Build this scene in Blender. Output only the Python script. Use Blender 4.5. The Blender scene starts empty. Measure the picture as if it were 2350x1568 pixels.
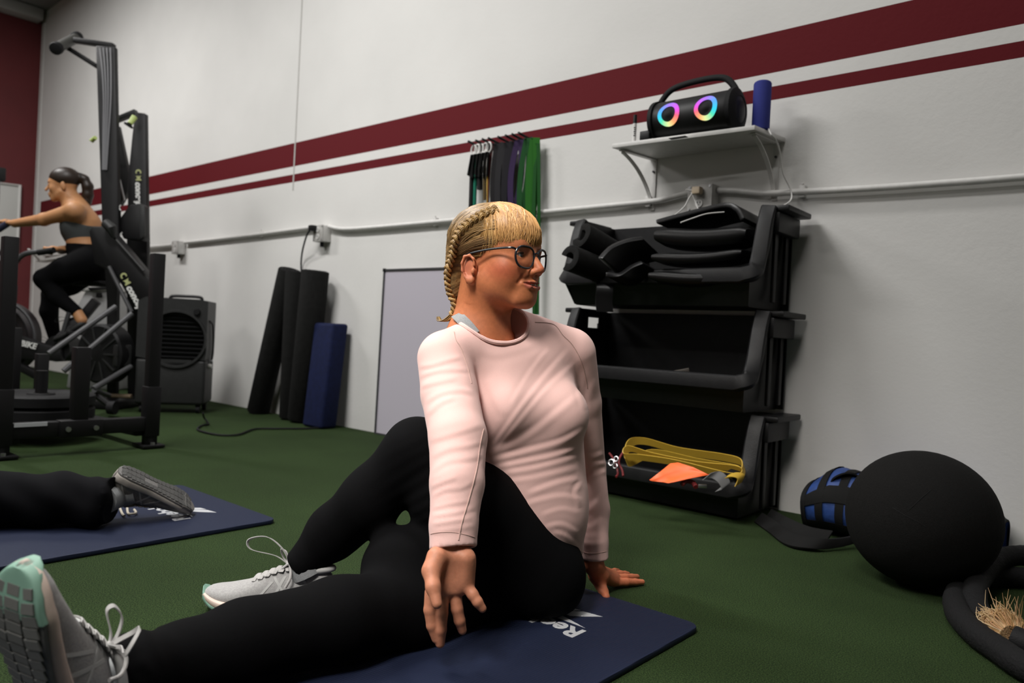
import bpy, math, random
import numpy as np
from mathutils import Vector, Matrix
random.seed(7); np.random.seed(7)
SC = bpy.context.scene; COL = SC.collection
# ------------------------------------------------------------ camera
F = 1713.4; YAW = .7111; PITCH = -.0068; ROLL = .0503; WALL_Y = 2.791; CAM_H = .6
_f = np.array([-math.sin(YAW)*math.cos(PITCH), math.cos(YAW)*math.cos(PITCH), math.sin(PITCH)])
_r0 = np.array([math.cos(YAW), math.sin(YAW), 0.]); _u0 = np.cross(_r0, _f)
_R = math.cos(ROLL)*_r0+math.sin(ROLL)*_u0; _U = -math.sin(ROLL)*_r0+math.cos(ROLL)*_u0
_C = np.array([0., 0., CAM_H])
cam = bpy.data.cameras.new('camera'); cam_o = bpy.data.objects.new('camera', cam); COL.objects.link(cam_o)
cam.sensor_width = 36.; cam.lens = 36.*F/2350.; cam.clip_start = .05; cam.clip_end = 60
cam_o.matrix_world = Matrix(((_R[0], _U[0], -_f[0], 0), (_R[1], _U[1], -_f[1], 0), (_R[2], _U[2], -_f[2], CAM_H), (0, 0, 0, 1)))
cam.dof.use_dof = True; cam.dof.focus_distance = 1.58; cam.dof.aperture_fstop = 4.0
SC.camera = cam_o
# ------------------------------------------------------------ world, lights, exposure
w = bpy.data.worlds.new('world'); SC.world = w; w.use_nodes = True
w.node_tree.nodes['Background'].inputs[0].default_value = (.80, .86, 1, 1)
w.node_tree.nodes['Background'].inputs[1].default_value = .02
def area(name, loc, target, sx, sy, power, col, spread=180):
    l = bpy.data.lights.new(name, 'AREA'); l.shape = 'RECTANGLE'; l.size = sx; l.size_y = sy; l.energy = power; l.color = col; l.spread = math.radians(spread)
    o = bpy.data.objects.new(name, l); COL.objects.link(o); o.location = loc
    o.rotation_euler = (Vector(target)-Vector(loc)).to_track_quat('-Z', 'Y').to_euler(); return o
area('upper_wall_fill', (-3.3, .6, 3.75), (-3.3, .8, 0), 1.6, .35, 118, (1, .985, .965))
area('upper_wall_fill', (-2.4, -.35, 3.6), (-2.2, .1, 0), 1.6, .35, 26, (1, .97, .94), 125)
area('upper_wall_fill', (-6.7, .7, 3.75), (-6.7, .9, 0), 1.6, .35, 108, (1, .985, .965))
area('upper_wall_fill', (-3.2, -2.8, 3.75), (-3.2, -2.8, 0), 2.4, .35, 80, (1, .98, .95))
area('woman_fill_light', (-.6, -.8, 2.95), (-1.08, 1.08, .55), .8, .8, 8.5, (1, .955, .90), 44)  # added narrow beam to brighten the seated woman, no known lamp
area('upper_wall_fill', (-.6, 1.7, 3.8), (-.6, 1.75, 0), 1.0, .3, 25, (1, .98, .95))  # added to brighten the upper right wall, not a known fixture
SC.view_settings.view_transform = 'Standard'; SC.view_settings.look = 'None'
SC.view_settings.gamma = 1; SC.view_settings.use_curve_mapping = False; SC.view_settings.exposure = 0.0
# ------------------------------------------------------------ measuring helpers (a picture point to a place in the room)
def ray(x, y): return _f+_R*((x-1175)/F)+_U*((784-y)/F)
def fl(x, y, z=0.): d = ray(x, y); return _C+d*((z-CAM_H)/d[2])          # on a level plane
def wl(x, y, o=0.): d = ray(x, y); return _C+d*((WALL_Y-o)/d[1])          # on a plane parallel to the back wall
def xp(x, y, px): d = ray(x, y); return _C+d*(px/d[0])
def dp(x, y, d): return _C+ray(x, y)*d                                    # at a depth
def pix(P):
    v = P-_C; z = v@_f; return 1175+F*(v@_R)/z, 784-F*(v@_U)/z, z
# ------------------------------------------------------------ materials
def mat(name, col, rough=.6, metal=0., noise=0., nscale=40., bump=0., bscale=200., spec=.5, sheen=0., emit=0., coat=0., sss=0., vcol=None, trans=0.):
    m = bpy.data.materials.new(name); m.use_nodes = True; nt = m.node_tree; N = nt.nodes; L = nt.links
    b = N['Principled BSDF']; b.inputs['Roughness'].default_value = rough; b.inputs['Metallic'].default_value = metal
    b.inputs['Specular IOR Level'].default_value = spec
    c = (col[0], col[1], col[2], 1); b.inputs['Base Color'].default_value = c
    if sheen: b.inputs['Sheen Weight'].default_value = sheen
    if coat: b.inputs['Coat Weight'].default_value = coat
    if sss:
        b.inputs['Subsurface Weight'].default_value = sss; b.inputs['Subsurface Radius'].default_value = (1, .35, .2); b.inputs['Subsurface Scale'].default_value = .006
    if emit: b.inputs['Emission Color'].default_value = c; b.inputs['Emission Strength'].default_value = emit
    if trans: b.inputs['Transmission Weight'].default_value = trans
    src = None
    if vcol:
        a = N.new('ShaderNodeVertexColor'); a.layer_name = vcol; src = a.outputs[0]
    if noise:
        tc = N.new('ShaderNodeTexCoord'); n = N.new('ShaderNodeTexNoise'); n.inputs['Scale'].default_value = nscale; n.inputs['Detail'].default_value = 4
        L.new(tc.outputs['Object'], n.inputs['Vector'])
        mr = N.new('ShaderNodeMapRange'); mr.inputs[1].default_value = .3; mr.inputs[2].default_value = .7
        mr.inputs[3].default_value = 1-noise; mr.inputs[4].default_value = 1+noise; L.new(n.outputs[0], mr.inputs[0])
        mx = N.new('ShaderNodeMix'); mx.data_type = 'RGBA'; mx.blend_type = 'MULTIPLY'; mx.inputs[0].default_value = 1
        mx.inputs[6].default_value = c
        if src: L.new(src, mx.inputs[6])
        L.new(mr.outputs[0], mx.inputs[7]); src = mx.outputs[2]
    if src: L.new(src, b.inputs['Base Color'])
    if bump:
        tc = N.new('ShaderNodeTexCoord'); n = N.new('ShaderNodeTexNoise'); n.inputs['Scale'].default_value = bscale; n.inputs['Detail'].default_value = 3
        L.new(tc.outputs['Object'], n.inputs['Vector'])
        bp = N.new('ShaderNodeBump'); bp.inputs['Strength'].default_value = bump; bp.inputs['Distance'].default_value = .004
        L.new(n.outputs[0], bp.inputs['Height']); L.new(bp.outputs[0], b.inputs['Normal'])
    return m
def s2l(r, g, b):
    return tuple(((v/255)/12.92 if v <= 10 else ((v/255+.055)/1.055)**2.4) for v in (r, g, b))
M = {}
M['black_plastic'] = mat('black plastic', (.0055, .0055, .006), .5, noise=.15, spec=.3)
M['bin_plastic'] = mat('black bin plastic', (.0055, .0055, .0062), .45, noise=.2, bump=.15, bscale=300, spec=.32)
M['black_metal'] = mat('black powder coat', (.0045, .0043, .0048), .5, bump=.1, bscale=500, spec=.28)
M['black_foam'] = mat('black foam', (.0065, .0065, .0062), .9, noise=.3, bump=.4, bscale=260, spec=.2)
M['black_rubber'] = mat('black rubber', (.0045, .0045, .005), .7, bump=.2, bscale=300, spec=.25)
M['grey_plastic'] = mat('charcoal plastic', (.019, .0195, .0195), .5, noise=.12, spec=.35)
M['steel'] = mat('brushed steel', (.45, .45, .46), .35, metal=1)
M['dull_steel'] = mat('painted tube steel', (.055, .055, .058), .45, metal=.2)
M['white_paint'] = mat('white enamel', (.62, .61, .59), .45, noise=.05)
M['pipe_paint'] = mat('painted conduit', (.62, .61, .59), .4, noise=.06)
M['white_plastic'] = mat('white plastic', (.66, .65, .63), .4)
M['blue_foam'] = mat('navy mat foam', (.0055, .0095, .042), .8, noise=.2, bump=.3, bscale=220, spec=.2)
M['lime'] = mat('pale green plastic', (.42, .52, .16), .45)
M['logo_white'] = mat('white print', (.62, .62, .60), .6)
M['logo_grey'] = mat('pale grey print', (.42, .43, .45), .7)
M['hair'] = mat('blonde hair', (.42, .24, .085), .42, vcol='tint', spec=.35)
M['dark_hair'] = mat('brown hair', (.018, .010, .006), .45, spec=.4)
M['skin'] = mat('skin', (.5, .25, .16), .52, vcol='tint', noise=.06, nscale=180, bump=.08, bscale=500, sss=.12, spec=.35)
M['shirt'] = mat('pale pink jersey', (.74, .475, .435), .85, noise=.045, nscale=900, bump=.10, bscale=1200, sheen=.15)
M['leggings'] = mat('black stretch fabric', (.0022, .0022, .0026), .9, noise=.2, nscale=300, bump=.1, bscale=900, spec=.08)
M['trouser'] = mat('black trouser cloth', (.003, .003, .004), .9, spec=.1)
M['grey_top'] = mat('grey sports fabric', (.034, .038, .038), .85)
M['strap_grey'] = mat('light grey strap fabric', (.27, .28, .285), .85, noise=.15, nscale=400)
M['eye_white'] = mat('eye white', (.62, .58, .55), .25)
M['iris'] = mat('dark iris', (.03, .035, .04), .2)
M['teeth'] = mat('teeth', (.70, .64, .54), .3)
M['mouth'] = mat('mouth dark', (.05, .012, .010), .6)
M['frame'] = mat('dark spectacle frame', (.012, .014, .018), .25)
M['glass'] = mat('spectacle lens', (1, 1, 1), .0, trans=1.0, spec=.5)
M['glass'].node_tree.nodes['Principled BSDF'].inputs['IOR'].default_value = 1.08
M['gold'] = mat('gold ring', (.8, .62, .3), .25, metal=1)
# ------------------------------------------------------------ object helpers
def tag(o, label=None, cat=None, group=None, kind=None):
    if label: o['label'] = label
    if cat: o['category'] = cat
    if group: o['group'] = group
    if kind: o['kind'] = kind
    return o
def thing(name, label, cat, loc, group=None):
    o = bpy.data.objects.new(name, None); COL.objects.link(o); o.location = tuple(float(v) for v in loc); o.empty_display_size = .05
    return tag(o, label, cat, group)
def link(name, me, parent=None, m=None, label=None):
    o = bpy.data.objects.new(name, me); COL.objects.link(o)
    if m is not None and not me.materials: me.materials.append(m)
    if parent is not None:
        o.parent = parent
        if parent.type == 'EMPTY': o.matrix_parent_inverse = Matrix.Translation(-Vector(parent.location))
    if label: o['label'] = label
    return o
def nrm(v): v = np.asarray(v, float); return v/max(1e-12, np.linalg.norm(v))
def frame_of(d, up=(0, 0, 1)):
    d = nrm(d); up = np.asarray(up, float)
    if abs(d@nrm(up)) > .98: up = np.array([1., 0, 0]) if abs(d[0]) < .9 else np.array([0, 1., 0])
    s = nrm(np.cross(d, up)); return s, np.cross(s, d), d
class MB:
    def __init__(s): s.v = []; s.f = []
    def add(s, vs, fs):
        n = len(s.v); s.v += [tuple(float(c) for c in p) for p in vs]; s.f += [tuple(n+i for i in q) for q in fs]; return s
    def box(s, c, h, ax=None):
        c = np.asarray(c, float); A = np.eye(3) if ax is None else np.asarray(ax, float)
        vs = [c+A[0]*h[0]*x+A[1]*h[1]*y+A[2]*h[2]*z for z in (-1, 1) for y in (-1, 1) for x in (-1, 1)]
        return s.add(vs, [(0, 2, 3, 1), (4, 5, 7, 6), (0, 1, 5, 4), (2, 6, 7, 3), (0, 4, 6, 2), (1, 3, 7, 5)])
    def bar(s, a, b, w, t, up=(0, 0, 1)):
        a = np.asarray(a, float); b = np.asarray(b, float); x, y, d = frame_of(b-a, up)
        return s.box((a+b)/2, (w/2, t/2, np.linalg.norm(b-a)/2), (x, y, d))
    def rings(s, rs, cap=True, closed=False):
        n = len(rs[0]); vs = [p for r in rs for p in r]; fs = []
        m = len(rs)
        for i in range(m if closed else m-1):
            j = (i+1) % m
            for k in range(n):
                l = (k+1) % n; fs.append((i*n+k, i*n+l, j*n+l, j*n+k))
        if cap and not closed: fs += [tuple(range(n))[::-1], tuple((m-1)*n+k for k in range(n))]
        return s.add(vs, fs)
    def cyl(s, a, b, r, r2=None, n=20):
        return s.tube([a, b], [r, r if r2 is None else r2], n)
    def tube(s, path, r, n=10, closed=False, up=None, flat=1.):
        P = [np.asarray(p, float) for p in path]; m = len(P)
        rr = [r]*m if np.isscalar(r) else r
        T = []
        for i in range(m):
            if closed: t = P[(i+1) % m]-P[i-1]
            else: t = P[min(i+1, m-1)]-P[max(i-1, 0)]
            T.append(nrm(t))
        x, y, _ = frame_of(T[0], (0, 0, 1) if up is None else up); rs = []
        for i in range(m):
            if up is not None: x, y, _ = frame_of(T[i], up)
            else:
                x = nrm(x-T[i]*(x@T[i])); y = np.cross(T[i], x)
            rs.append([P[i]+rr[i]*(x*math.cos(2*math.pi*k/n)+y*flat*math.sin(2*math.pi*k/n)) for k in range(n)])
        return s.rings(rs, True, closed)
    def ribbon(s, path, wdir, w, t, closed=False):
        P = [np.asarray(p, float) for p in path]; m = len(P); wd = nrm(wdir); rs = []
        for i in range(m):
            tt = nrm(P[(i+1) % m]-P[i-1]) if closed else nrm(P[min(i+1, m-1)]-P[max(i-1, 0)])
            n_ = nrm(np.cross(tt, wd)); rs.append([P[i]+wd*w/2+n_*t/2, P[i]-wd*w/2+n_*t/2, P[i]-wd*w/2-n_*t/2, P[i]+wd*w/2-n_*t/2])
        return s.rings(rs, True, closed)
    def lathe(s, a, ax, prof, n=28):
        a = np.asarray(a, float); x, y, d = frame_of(ax)
        return s.rings([[a+d*h+r*(x*math.cos(2*math.pi*k/n)+y*math.sin(2*math.pi*k/n)) for k in range(n)] for h, r in prof])
    def prism(s, poly, off):
        off = np.asarray(off, float); P = [np.asarray(p, float) for p in poly]
        return s.rings([P, [p+off for p in P]])
    def ball(s, c, r, n=16, m=10):
        c = np.asarray(c, float); r = np.ones(3)*r
        return s.rings([[c+r*np.array([math.sin(t)*math.cos(2*math.pi*k/n), math.sin(t)*math.sin(2*math.pi*k/n), -math.cos(t)]) for k in range(n)]
                        for t in [.05+(math.pi-.1)*i/m for i in range(m+1)]])
    def build(s, name, m=None, parent=None, bevel=0., smooth=35, label=None, seg=2):
        me = bpy.data.meshes.new(name); me.from_pydata(s.v, [], s.f); me.validate(); me.update()
        import bmesh
        b = bmesh.new(); b.from_mesh(me); bmesh.ops.recalc_face_normals(b, faces=b.faces)
        if bevel:
            es = [e for e in b.edges if len(e.link_faces) == 2 and e.calc_face_angle(0) > .6]
            bmesh.ops.bevel(b, geom=es, offset=bevel, segments=seg, profile=.5, affect='EDGES', clamp_overlap=True)
        b.to_mesh(me); b.free()
        if smooth:
            me.polygons.foreach_set('use_smooth', [True]*len(me.polygons)); me.set_sharp_from_angle(angle=math.radians(smooth))
        return link(name, me, parent, M[m] if isinstance(m, str) else m, label)
def spline(pts, n=8, closed=False):
    P = [np.asarray(p, float) for p in pts]; m = len(P); out = []
    for i in range(m if closed else m-1):
        if closed: a, b, c, d = P[i-1], P[i], P[(i+1) % m], P[(i+2) % m]
        else: a, b, c, d = P[max(i-1, 0)], P[i], P[i+1], P[min(i+2, m-1)]
        for k in range(n):
            t = k/n; out.append(.5*((2*b)+(c-a)*t+(2*a-5*b+4*c-d)*t*t+(3*b-a-3*c+d)*t**3))
    if not closed: out.append(P[-1])
    return out
def text_obj(name, body, size, origin, xd, yd, m, parent, ext=.0006, off=0., shear=0., align='LEFT'):
    cu = bpy.data.curves.new(name, 'FONT'); cu.body = body; cu.size = size; cu.extrude = ext; cu.offset = off; cu.shear = shear; cu.resolution_u = 3; cu.align_x = align
    tmp = bpy.data.objects.new('tmp', cu); COL.objects.link(tmp)
    dg = bpy.context.evaluated_depsgraph_get(); me = bpy.data.meshes.new_from_object(tmp.evaluated_get(dg)); bpy.data.objects.remove(tmp)
    x = nrm(xd); y = nrm(yd); z = np.cross(x, y); o = np.asarray(origin, float)
    me.transform(Matrix(((x[0], y[0], z[0], o[0]), (x[1], y[1], z[1], o[1]), (x[2], y[2], z[2], o[2]), (0, 0, 0, 1))))
    me.name = name; me.materials.clear(); return link(name, me, parent, M[m] if isinstance(m, str) else m)
# ================================================================ the room
X0 = -9.54; XR = 4.2; YF = -5.2; ZC = 3.93
def node_wall():
    m = mat('white painted wall with maroon bands', (.70, .69, .67), .75, spec=.15); nt = m.node_tree; N = nt.nodes; L = nt.links; b = N['Principled BSDF']
    g = N.new('ShaderNodeNewGeometry'); sp = N.new('ShaderNodeSeparateXYZ'); L.new(g.outputs['Position'], sp.inputs[0])
    def cmp(sock, lo, hi):
        a = N.new('ShaderNodeMath'); a.operation = 'GREATER_THAN'; a.inputs[1].default_value = lo; L.new(sock, a.inputs[0])
        c = N.new('ShaderNodeMath'); c.operation = 'LESS_THAN'; c.inputs[1].default_value = hi; L.new(sock, c.inputs[0])
        d = N.new('ShaderNodeMath'); d.operation = 'MULTIPLY'; L.new(a.outputs[0], d.inputs[0]); L.new(c.outputs[0], d.inputs[1]); return d.outputs[0]
    s1 = cmp(sp.outputs[2], 1.6595, 1.8166); s2 = cmp(sp.outputs[2], 1.554, 1.6066); sx = cmp(sp.outputs[0], X0+.22, 9)
    ad = N.new('ShaderNodeMath'); ad.operation = 'ADD'; L.new(s1, ad.inputs[0]); L.new(s2, ad.inputs[1])
    mu = N.new('ShaderNodeMath'); mu.operation = 'MULTIPLY'; L.new(ad.outputs[0], mu.inputs[0]); L.new(sx, mu.inputs[1])
    n = N.new('ShaderNodeTexNoise'); n.inputs['Scale'].default_value = 1.7; n.inputs['Detail'].default_value = 6; L.new(g.outputs['Position'], n.inputs['Vector'])
    cr = N.new('ShaderNodeMapRange'); cr.inputs[1].default_value = .3; cr.inputs[2].default_value = .7; cr.inputs[3].default_value = .94; cr.inputs[4].default_value = 1.03; L.new(n.outputs[0], cr.inputs[0])
    wm = N.new('ShaderNodeMix'); wm.data_type = 'RGBA'; wm.blend_type = 'MULTIPLY'; wm.inputs[0].default_value = 1; wm.inputs[6].default_value = (.70, .69, .67, 1); L.new(cr.outputs[0], wm.inputs[7])
    mx = N.new('ShaderNodeMix'); mx.data_type = 'RGBA'; L.new(mu.outputs[0], mx.inputs[0]); L.new(wm.outputs[2], mx.inputs[6]); mx.inputs[7].default_value = (.108, .006, .010, 1)
    L.new(mx.outputs[2], b.inputs['Base Color'])
    n2 = N.new('ShaderNodeTexNoise'); n2.inputs['Scale'].default_value = 60; n2.inputs['Detail'].default_value = 4; L.new(g.outputs['Position'], n2.inputs['Vector'])
    bp = N.new('ShaderNodeBump'); bp.inputs['Strength'].default_value = .12; bp.inputs['Distance'].default_value = .006; L.new(n2.outputs[0], bp.inputs['Height']); L.new(bp.outputs[0], b.inputs['Normal'])
    return m
def node_turf():
    m = mat('green turf', (.03, .06, .015), .95, spec=.15); nt = m.node_tree; N = nt.nodes; L = nt.links; b = N['Principled BSDF']
    g = N.new('ShaderNodeNewGeometry')
    def noise(s, d): 
        n = N.new('ShaderNodeTexNoise'); n.inputs['Scale'].default_value = s; n.inputs['Detail'].default_value = d; L.new(g.outputs['Position'], n.inputs['Vector']); return n.outputs[0]
    a = noise(330, 3); c = noise(2.2, 4)
    r = N.new('ShaderNodeValToRGB'); r.color_ramp.elements[0].position = .36; r.color_ramp.elements[0].color = (.009, .020, .0055, 1)
    r.color_ramp.elements[1].position = .66; r.color_ramp.elements[1].color = (.042, .072, .0215, 1); L.new(a, r.inputs[0])
    mr = N.new('ShaderNodeMapRange'); mr.inputs[1].default_value = .3; mr.inputs[2].default_value = .7; mr.inputs[3].default_value = .85; mr.inputs[4].default_value = 1.15; L.new(c, mr.inputs[0])
    mx = N.new('ShaderNodeMix'); mx.data_type = 'RGBA'; mx.blend_type = 'MULTIPLY'; mx.inputs[0].default_value = 1; L.new(r.outputs[0], mx.inputs[6]); L.new(mr.outputs[0], mx.inputs[7])
    L.new(mx.outputs[2], b.inputs['Base Color'])
    bp = N.new('ShaderNodeBump'); bp.inputs['Strength'].default_value = .9; bp.inputs['Distance'].default_value = .008; L.new(a, bp.inputs['Height']); L.new(bp.outputs[0], b.inputs['Normal'])
    return m
def node_mat(name, base, stripe):
    m = mat(name, base, .6, spec=.25); nt = m.node_tree; N = nt.nodes; L = nt.links; b = N['Principled BSDF']
    g = N.new('ShaderNodeNewGeometry'); wv = N.new('ShaderNodeTexWave'); wv.wave_type = 'BANDS'; wv.bands_direction = 'X'; wv.inputs['Scale'].default_value = 55; wv.inputs['Distortion'].default_value = .15
    mp = N.new('ShaderNodeMapping'); mp.inputs['Rotation'].default_value = (0, 0, stripe); L.new(g.outputs['Position'], mp.inputs['Vector']); L.new(mp.outputs[0], wv.inputs['Vector'])
    bp = N.new('ShaderNodeBump'); bp.inputs['Strength'].default_value = .35; bp.inputs['Distance'].default_value = .003; L.new(wv.outputs[0], bp.inputs['Height']); L.new(bp.outputs[0], b.inputs['Normal'])
    return m
M['wall'] = node_wall(); M['turf'] = node_turf()
M['mat_blue'] = node_mat('navy ribbed mat', (.0095, .0145, .038), .05)
M['red_wall'] = mat('maroon painted wall', (.105, .010, .012), .7, noise=.08, nscale=3)
M['ceil'] = mat('grey ceiling deck', (.22, .22, .22), .8)
M['side_wall'] = mat('white wall', (.40, .39, .38), .7)
def slab(name, c, h, m): return tag(MB().box(c, h).build(name, m, smooth=0), kind='structure')
slab('floor', ((X0+XR)/2, (YF+WALL_Y)/2, -.05), ((XR-X0)/2+.1, (WALL_Y-YF)/2+.1, .05), 'turf')
slab('wall_back', ((X0+XR)/2, WALL_Y+.05, ZC/2), ((XR-X0)/2+.1, .05, ZC/2), 'wall')
slab('wall_left', (X0-.05, (YF+WALL_Y)/2, ZC/2), (.05, (WALL_Y-YF)/2, ZC/2), 'red_wall')
slab('wall_right', (XR+.05, (YF+WALL_Y)/2, ZC/2), (.05, (WALL_Y-YF)/2, ZC/2), 'side_wall')
slab('wall_front', ((X0+XR)/2, YF-.05, ZC/2), ((XR-X0)/2+.1, .05, ZC/2), 'side_wall')
slab('ceiling', ((X0+XR)/2, (YF+WALL_Y)/2, ZC+.05), ((XR-X0)/2+.1, (WALL_Y-YF)/2+.1, .05), 'ceil')
tag(MB().box((X0+.09, (YF+WALL_Y)/2-.02, 3.86), (.09, (WALL_Y-YF)/2-.02, .06)).build('trim_1', M['side_wall'], bevel=.01), kind='structure')
xs = float(wl(689, 100)[0])
tag(MB().box((xs, WALL_Y-.0015, ZC/2+.75), (.006, .0015, ZC/2-.75)).build('trim_2', mat('joint filler', (.46, .45, .43), .8)), kind='structure')
tag(MB().box((X0+.075, WALL_Y-.004, 1.9), (.03, .004, 1.9)).build('trim_3', M['white_paint']), kind='structure')
# ================================================================ conduit, outlets, cords on the back wall
def wpath(pts, o=.03): return [wl(x, y, o) for x, y in pts]
cd = thing('conduit', 'long white painted metal conduit running along the wall between the outlet boxes', 'pipe', wl(1200, 492, .03))
z_l = [(130, 583), (345, 566), (395, 561)]
segs = [[(100, 586), (345, 567), (396, 562)], [(424, 557), (560, 542), (724, 521)], [(756, 520), (790, 526), (870, 521), (1035, 506), (1235, 488), (1480, 464), (1530, 455), (1583, 441)], [(1648, 437), (1690, 438), (1760, 444), (1830, 441), (2000, 432), (2200, 418), (2380, 404)]]
for sg in segs: MB().tube(spline(wpath(sg, .022)+([np.array([1.4, WALL_Y-.022, 1.165]), np.array([4.1, WALL_Y-.022, 1.165])] if sg[-1][0] > 2300 else []), 6), .0125, 12).build('pipe', M['pipe_paint'], cd)
for px, py in ((1489, 463), (1842, 440), (1000, 509), (600, 537)):
    c = wl(px, py, .012); b = MB().box(c, (.011, .0115, .022)); b.cyl(c+[0, 0, .028], c+[0, -.008, .028], .005, n=8); b.build('pipe_strap', M['pipe_paint'], cd, bevel=.002)
def outlet(px, py, hw, label, plug=None):
    c = wl(px, py, .03); t = thing('outlet_box', label, 'outlet', (c[0], WALL_Y, c[2]), 'outlet boxes on the conduit')
    MB().box(c, (hw, .03, hw)).build('box', M['white_paint'], t, bevel=.006)
    pl = MB().box(c-[0, .032, 0], (hw*.98, .002, hw*.98)).build('cover_plate', mat('galvanised cover', (.42, .41, .39), .45, noise=.12), t, bevel=.001)
    for i in (-1, 1):
        for k in (-1, 1): MB().cyl(c+[i*hw*.8, -.033, k*hw*.8], c+[i*hw*.8, -.037, k*hw*.8], .005, n=8).build('screw', M['steel'], pl)
    for k in (-1, 1):
        r = MB().lathe(c+[0, -.034, k*hw*.42], (0, -1, 0), [(0, .0), (0, .016), (.004, .016), (.004, 0)], 16).build('receptacle', M['white_plastic'], t)
        h = MB()
        for i in (-1, 1): h.box(c+[i*.006, -.0385, k*hw*.42+.003], (.0012, .0008, .004))
        h.ball(c+[0, -.0385, k*hw*.42-.007], (.0022, .001, .0022), 8, 5); h.build('slot', M['black_rubber'], r)
    MB().cyl(c+[0, 0, -hw], c+[0, 0, -hw-.03], .012, n=12).build('connector', M['black_metal'] if plug != 'white' else M['dull_steel'], t)
    return c
c3 = outlet(1614, 457, .054, 'square outlet box under the shelf with a beige plug in it')
c2 = outlet(740, 537, .052, 'wall outlet box above the rolls with a black plug in it')
c1 = outlet(411, 569, .052, 'wall outlet box above the black air cooler, with nothing plugged in')
# beige charger
t = thing('charger', 'small beige plug charger in the outlet under the shelf', 'charger', c3-[0, .04, -.022])
MB().box(c3+[0.0, -.055, .024], (.017, .016, .014)).build('charger_body', mat('beige plastic', (.50, .40, .28), .5), t, bevel=.003)
MB().bar(c3+[-.017, -.055, .026], c3+[-.05, -.055, .032], .012, .008).build('charger_plug', M['white_plastic'], t, bevel=.002)
cb = thing('charger_cable', 'white charging cable looping down from the beige plug to the top bin', 'cable', c3-[.05, .05, 0])
MB().tube(spline([dp(1594, 438, 2.97), dp(1583, 452, 2.95), dp(1570, 475, 2.93), dp(1545, 497, 2.9)], 8), .0028, 8).build('cable', M['white_plastic'], cb)
MB().tube(spline([dp(1586, 441, 2.97), dp(1595, 460, 2.96), dp(1602, 480, 2.93), dp(1606, 497, 2.88)], 8), .0028, 8).build('cable', M['white_plastic'], cb)
MB().tube(spline([dp(1562, 511, 2.70), dp(1590, 501, 2.71), dp(1622, 491, 2.72), dp(1662, 487, 2.72)], 8), .0026, 8).build('cable', M['white_plastic'], cb)
# black cord and its plug
cord = thing('extension_lead', 'black lead hanging behind the dark rolls and curling over the turf to the cooler', 'cord', c2-[0, .05, 0])
MB().box(c2+[-.03, -.055, .03], (.02, .02, .018)).build('plug', M['black_plastic'], cord, bevel=.005)
MB().tube(spline([c2+[-.05, -.055, .032], wl(712, 527, .08), wl(702, 546, .08), wl(692, 590, .03), wl(693, 640, .012), wl(706, 760, .012), wl(712, 930, .012), np.array([float(fl(722, 984)[0])-.03, 2.70, .012]), fl(718, 983, .008), fl(640, 984, .008), fl(585, 985, .008), fl(545, 998, .008), fl(500, 998, .008), fl(455, 987, .008), fl(462, 977, .008), fl(478, 973, .008), fl(468, 958, .03), fl(466, 948, .09)], 8), .0055, 8).build('cord', M['black_rubber'], cord)
# ================================================================ shelf
ZS = 1.385
sfl = fl(1404, 340, ZS); sfr = fl(1732, 290, ZS+.012)
sx0, sx1 = -1.675, -1.092; sy0 = float((sfl[1]+sfr[1])/2)
sh = thing('wall_shelf', 'white wall shelf on two curved brackets, holding the glowing speaker', 'shelf', ((sx0+sx1)/2, WALL_Y, ZS))
shv = [sfl+[0, 0, 0], sfr, np.array([sx1, WALL_Y-.002, ZS]), np.array([sx0, WALL_Y-.002, ZS])]
shv[0] = np.array([sfl[0], sfl[1], ZS]); shv[1] = np.array([sfr[0], sfr[1], ZS])
MB().prism(shv, (0, 0, .017)).build('board', M['white_paint'], sh, bevel=.0015)
def bracket(xf, xb, yf):
    wd = np.array([xf-xb, yf-WALL_Y, 0.]); L = np.linalg.norm(wd); d = wd/L; side = np.array([-d[1], d[0], 0])
    top = np.array([xb, WALL_Y-.004, ZS-.004]); b = MB()
    b.bar(top, top+d*L*.93, .022, .004); b.bar(top, top+[0, 0, -.215], .022, .005, up=(0, 1, 0))
    arc = []
    for i in range(15):
        a = math.pi/2*i/14; u = i/14; c1, c2 = (.88*(1-math.sin(a)), -.2*(1-math.cos(a))), (.88*(1-u), -.2*u)
        arc.append(top+d*L*(.55*c1[0]+.45*c2[0])+np.array([0, 0, -.006+.55*c1[1]+.45*c2[1]]))
    b2 = MB().ribbon(arc, side, .016, .005)
    o = b.build('bracket', M['white_paint'], sh, bevel=.001); b2.build('bracket_brace', M['white_paint'], o)
    for z in (-.05, -.19): MB().cyl(top+[0, -.004, z], top+[0, -.009, z], .005, n=8).build('screw', M['dull_steel'], o)
bracket(sfl[0]+.02, sx0+.025, float(sfl[1])+.02); bracket(sfr[0]-.02, sx1-.03, float(sfr[1])+.02)
MB().box(dp(1555, 342, 2.83)*[1, 1, 0]+[0, 0, ZS-.001], (.035, .012, .0008)).build('label_residue', mat('old glue mark', (.12, .12, .12), .8), sh)
ZT = ZS+.0175
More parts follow.
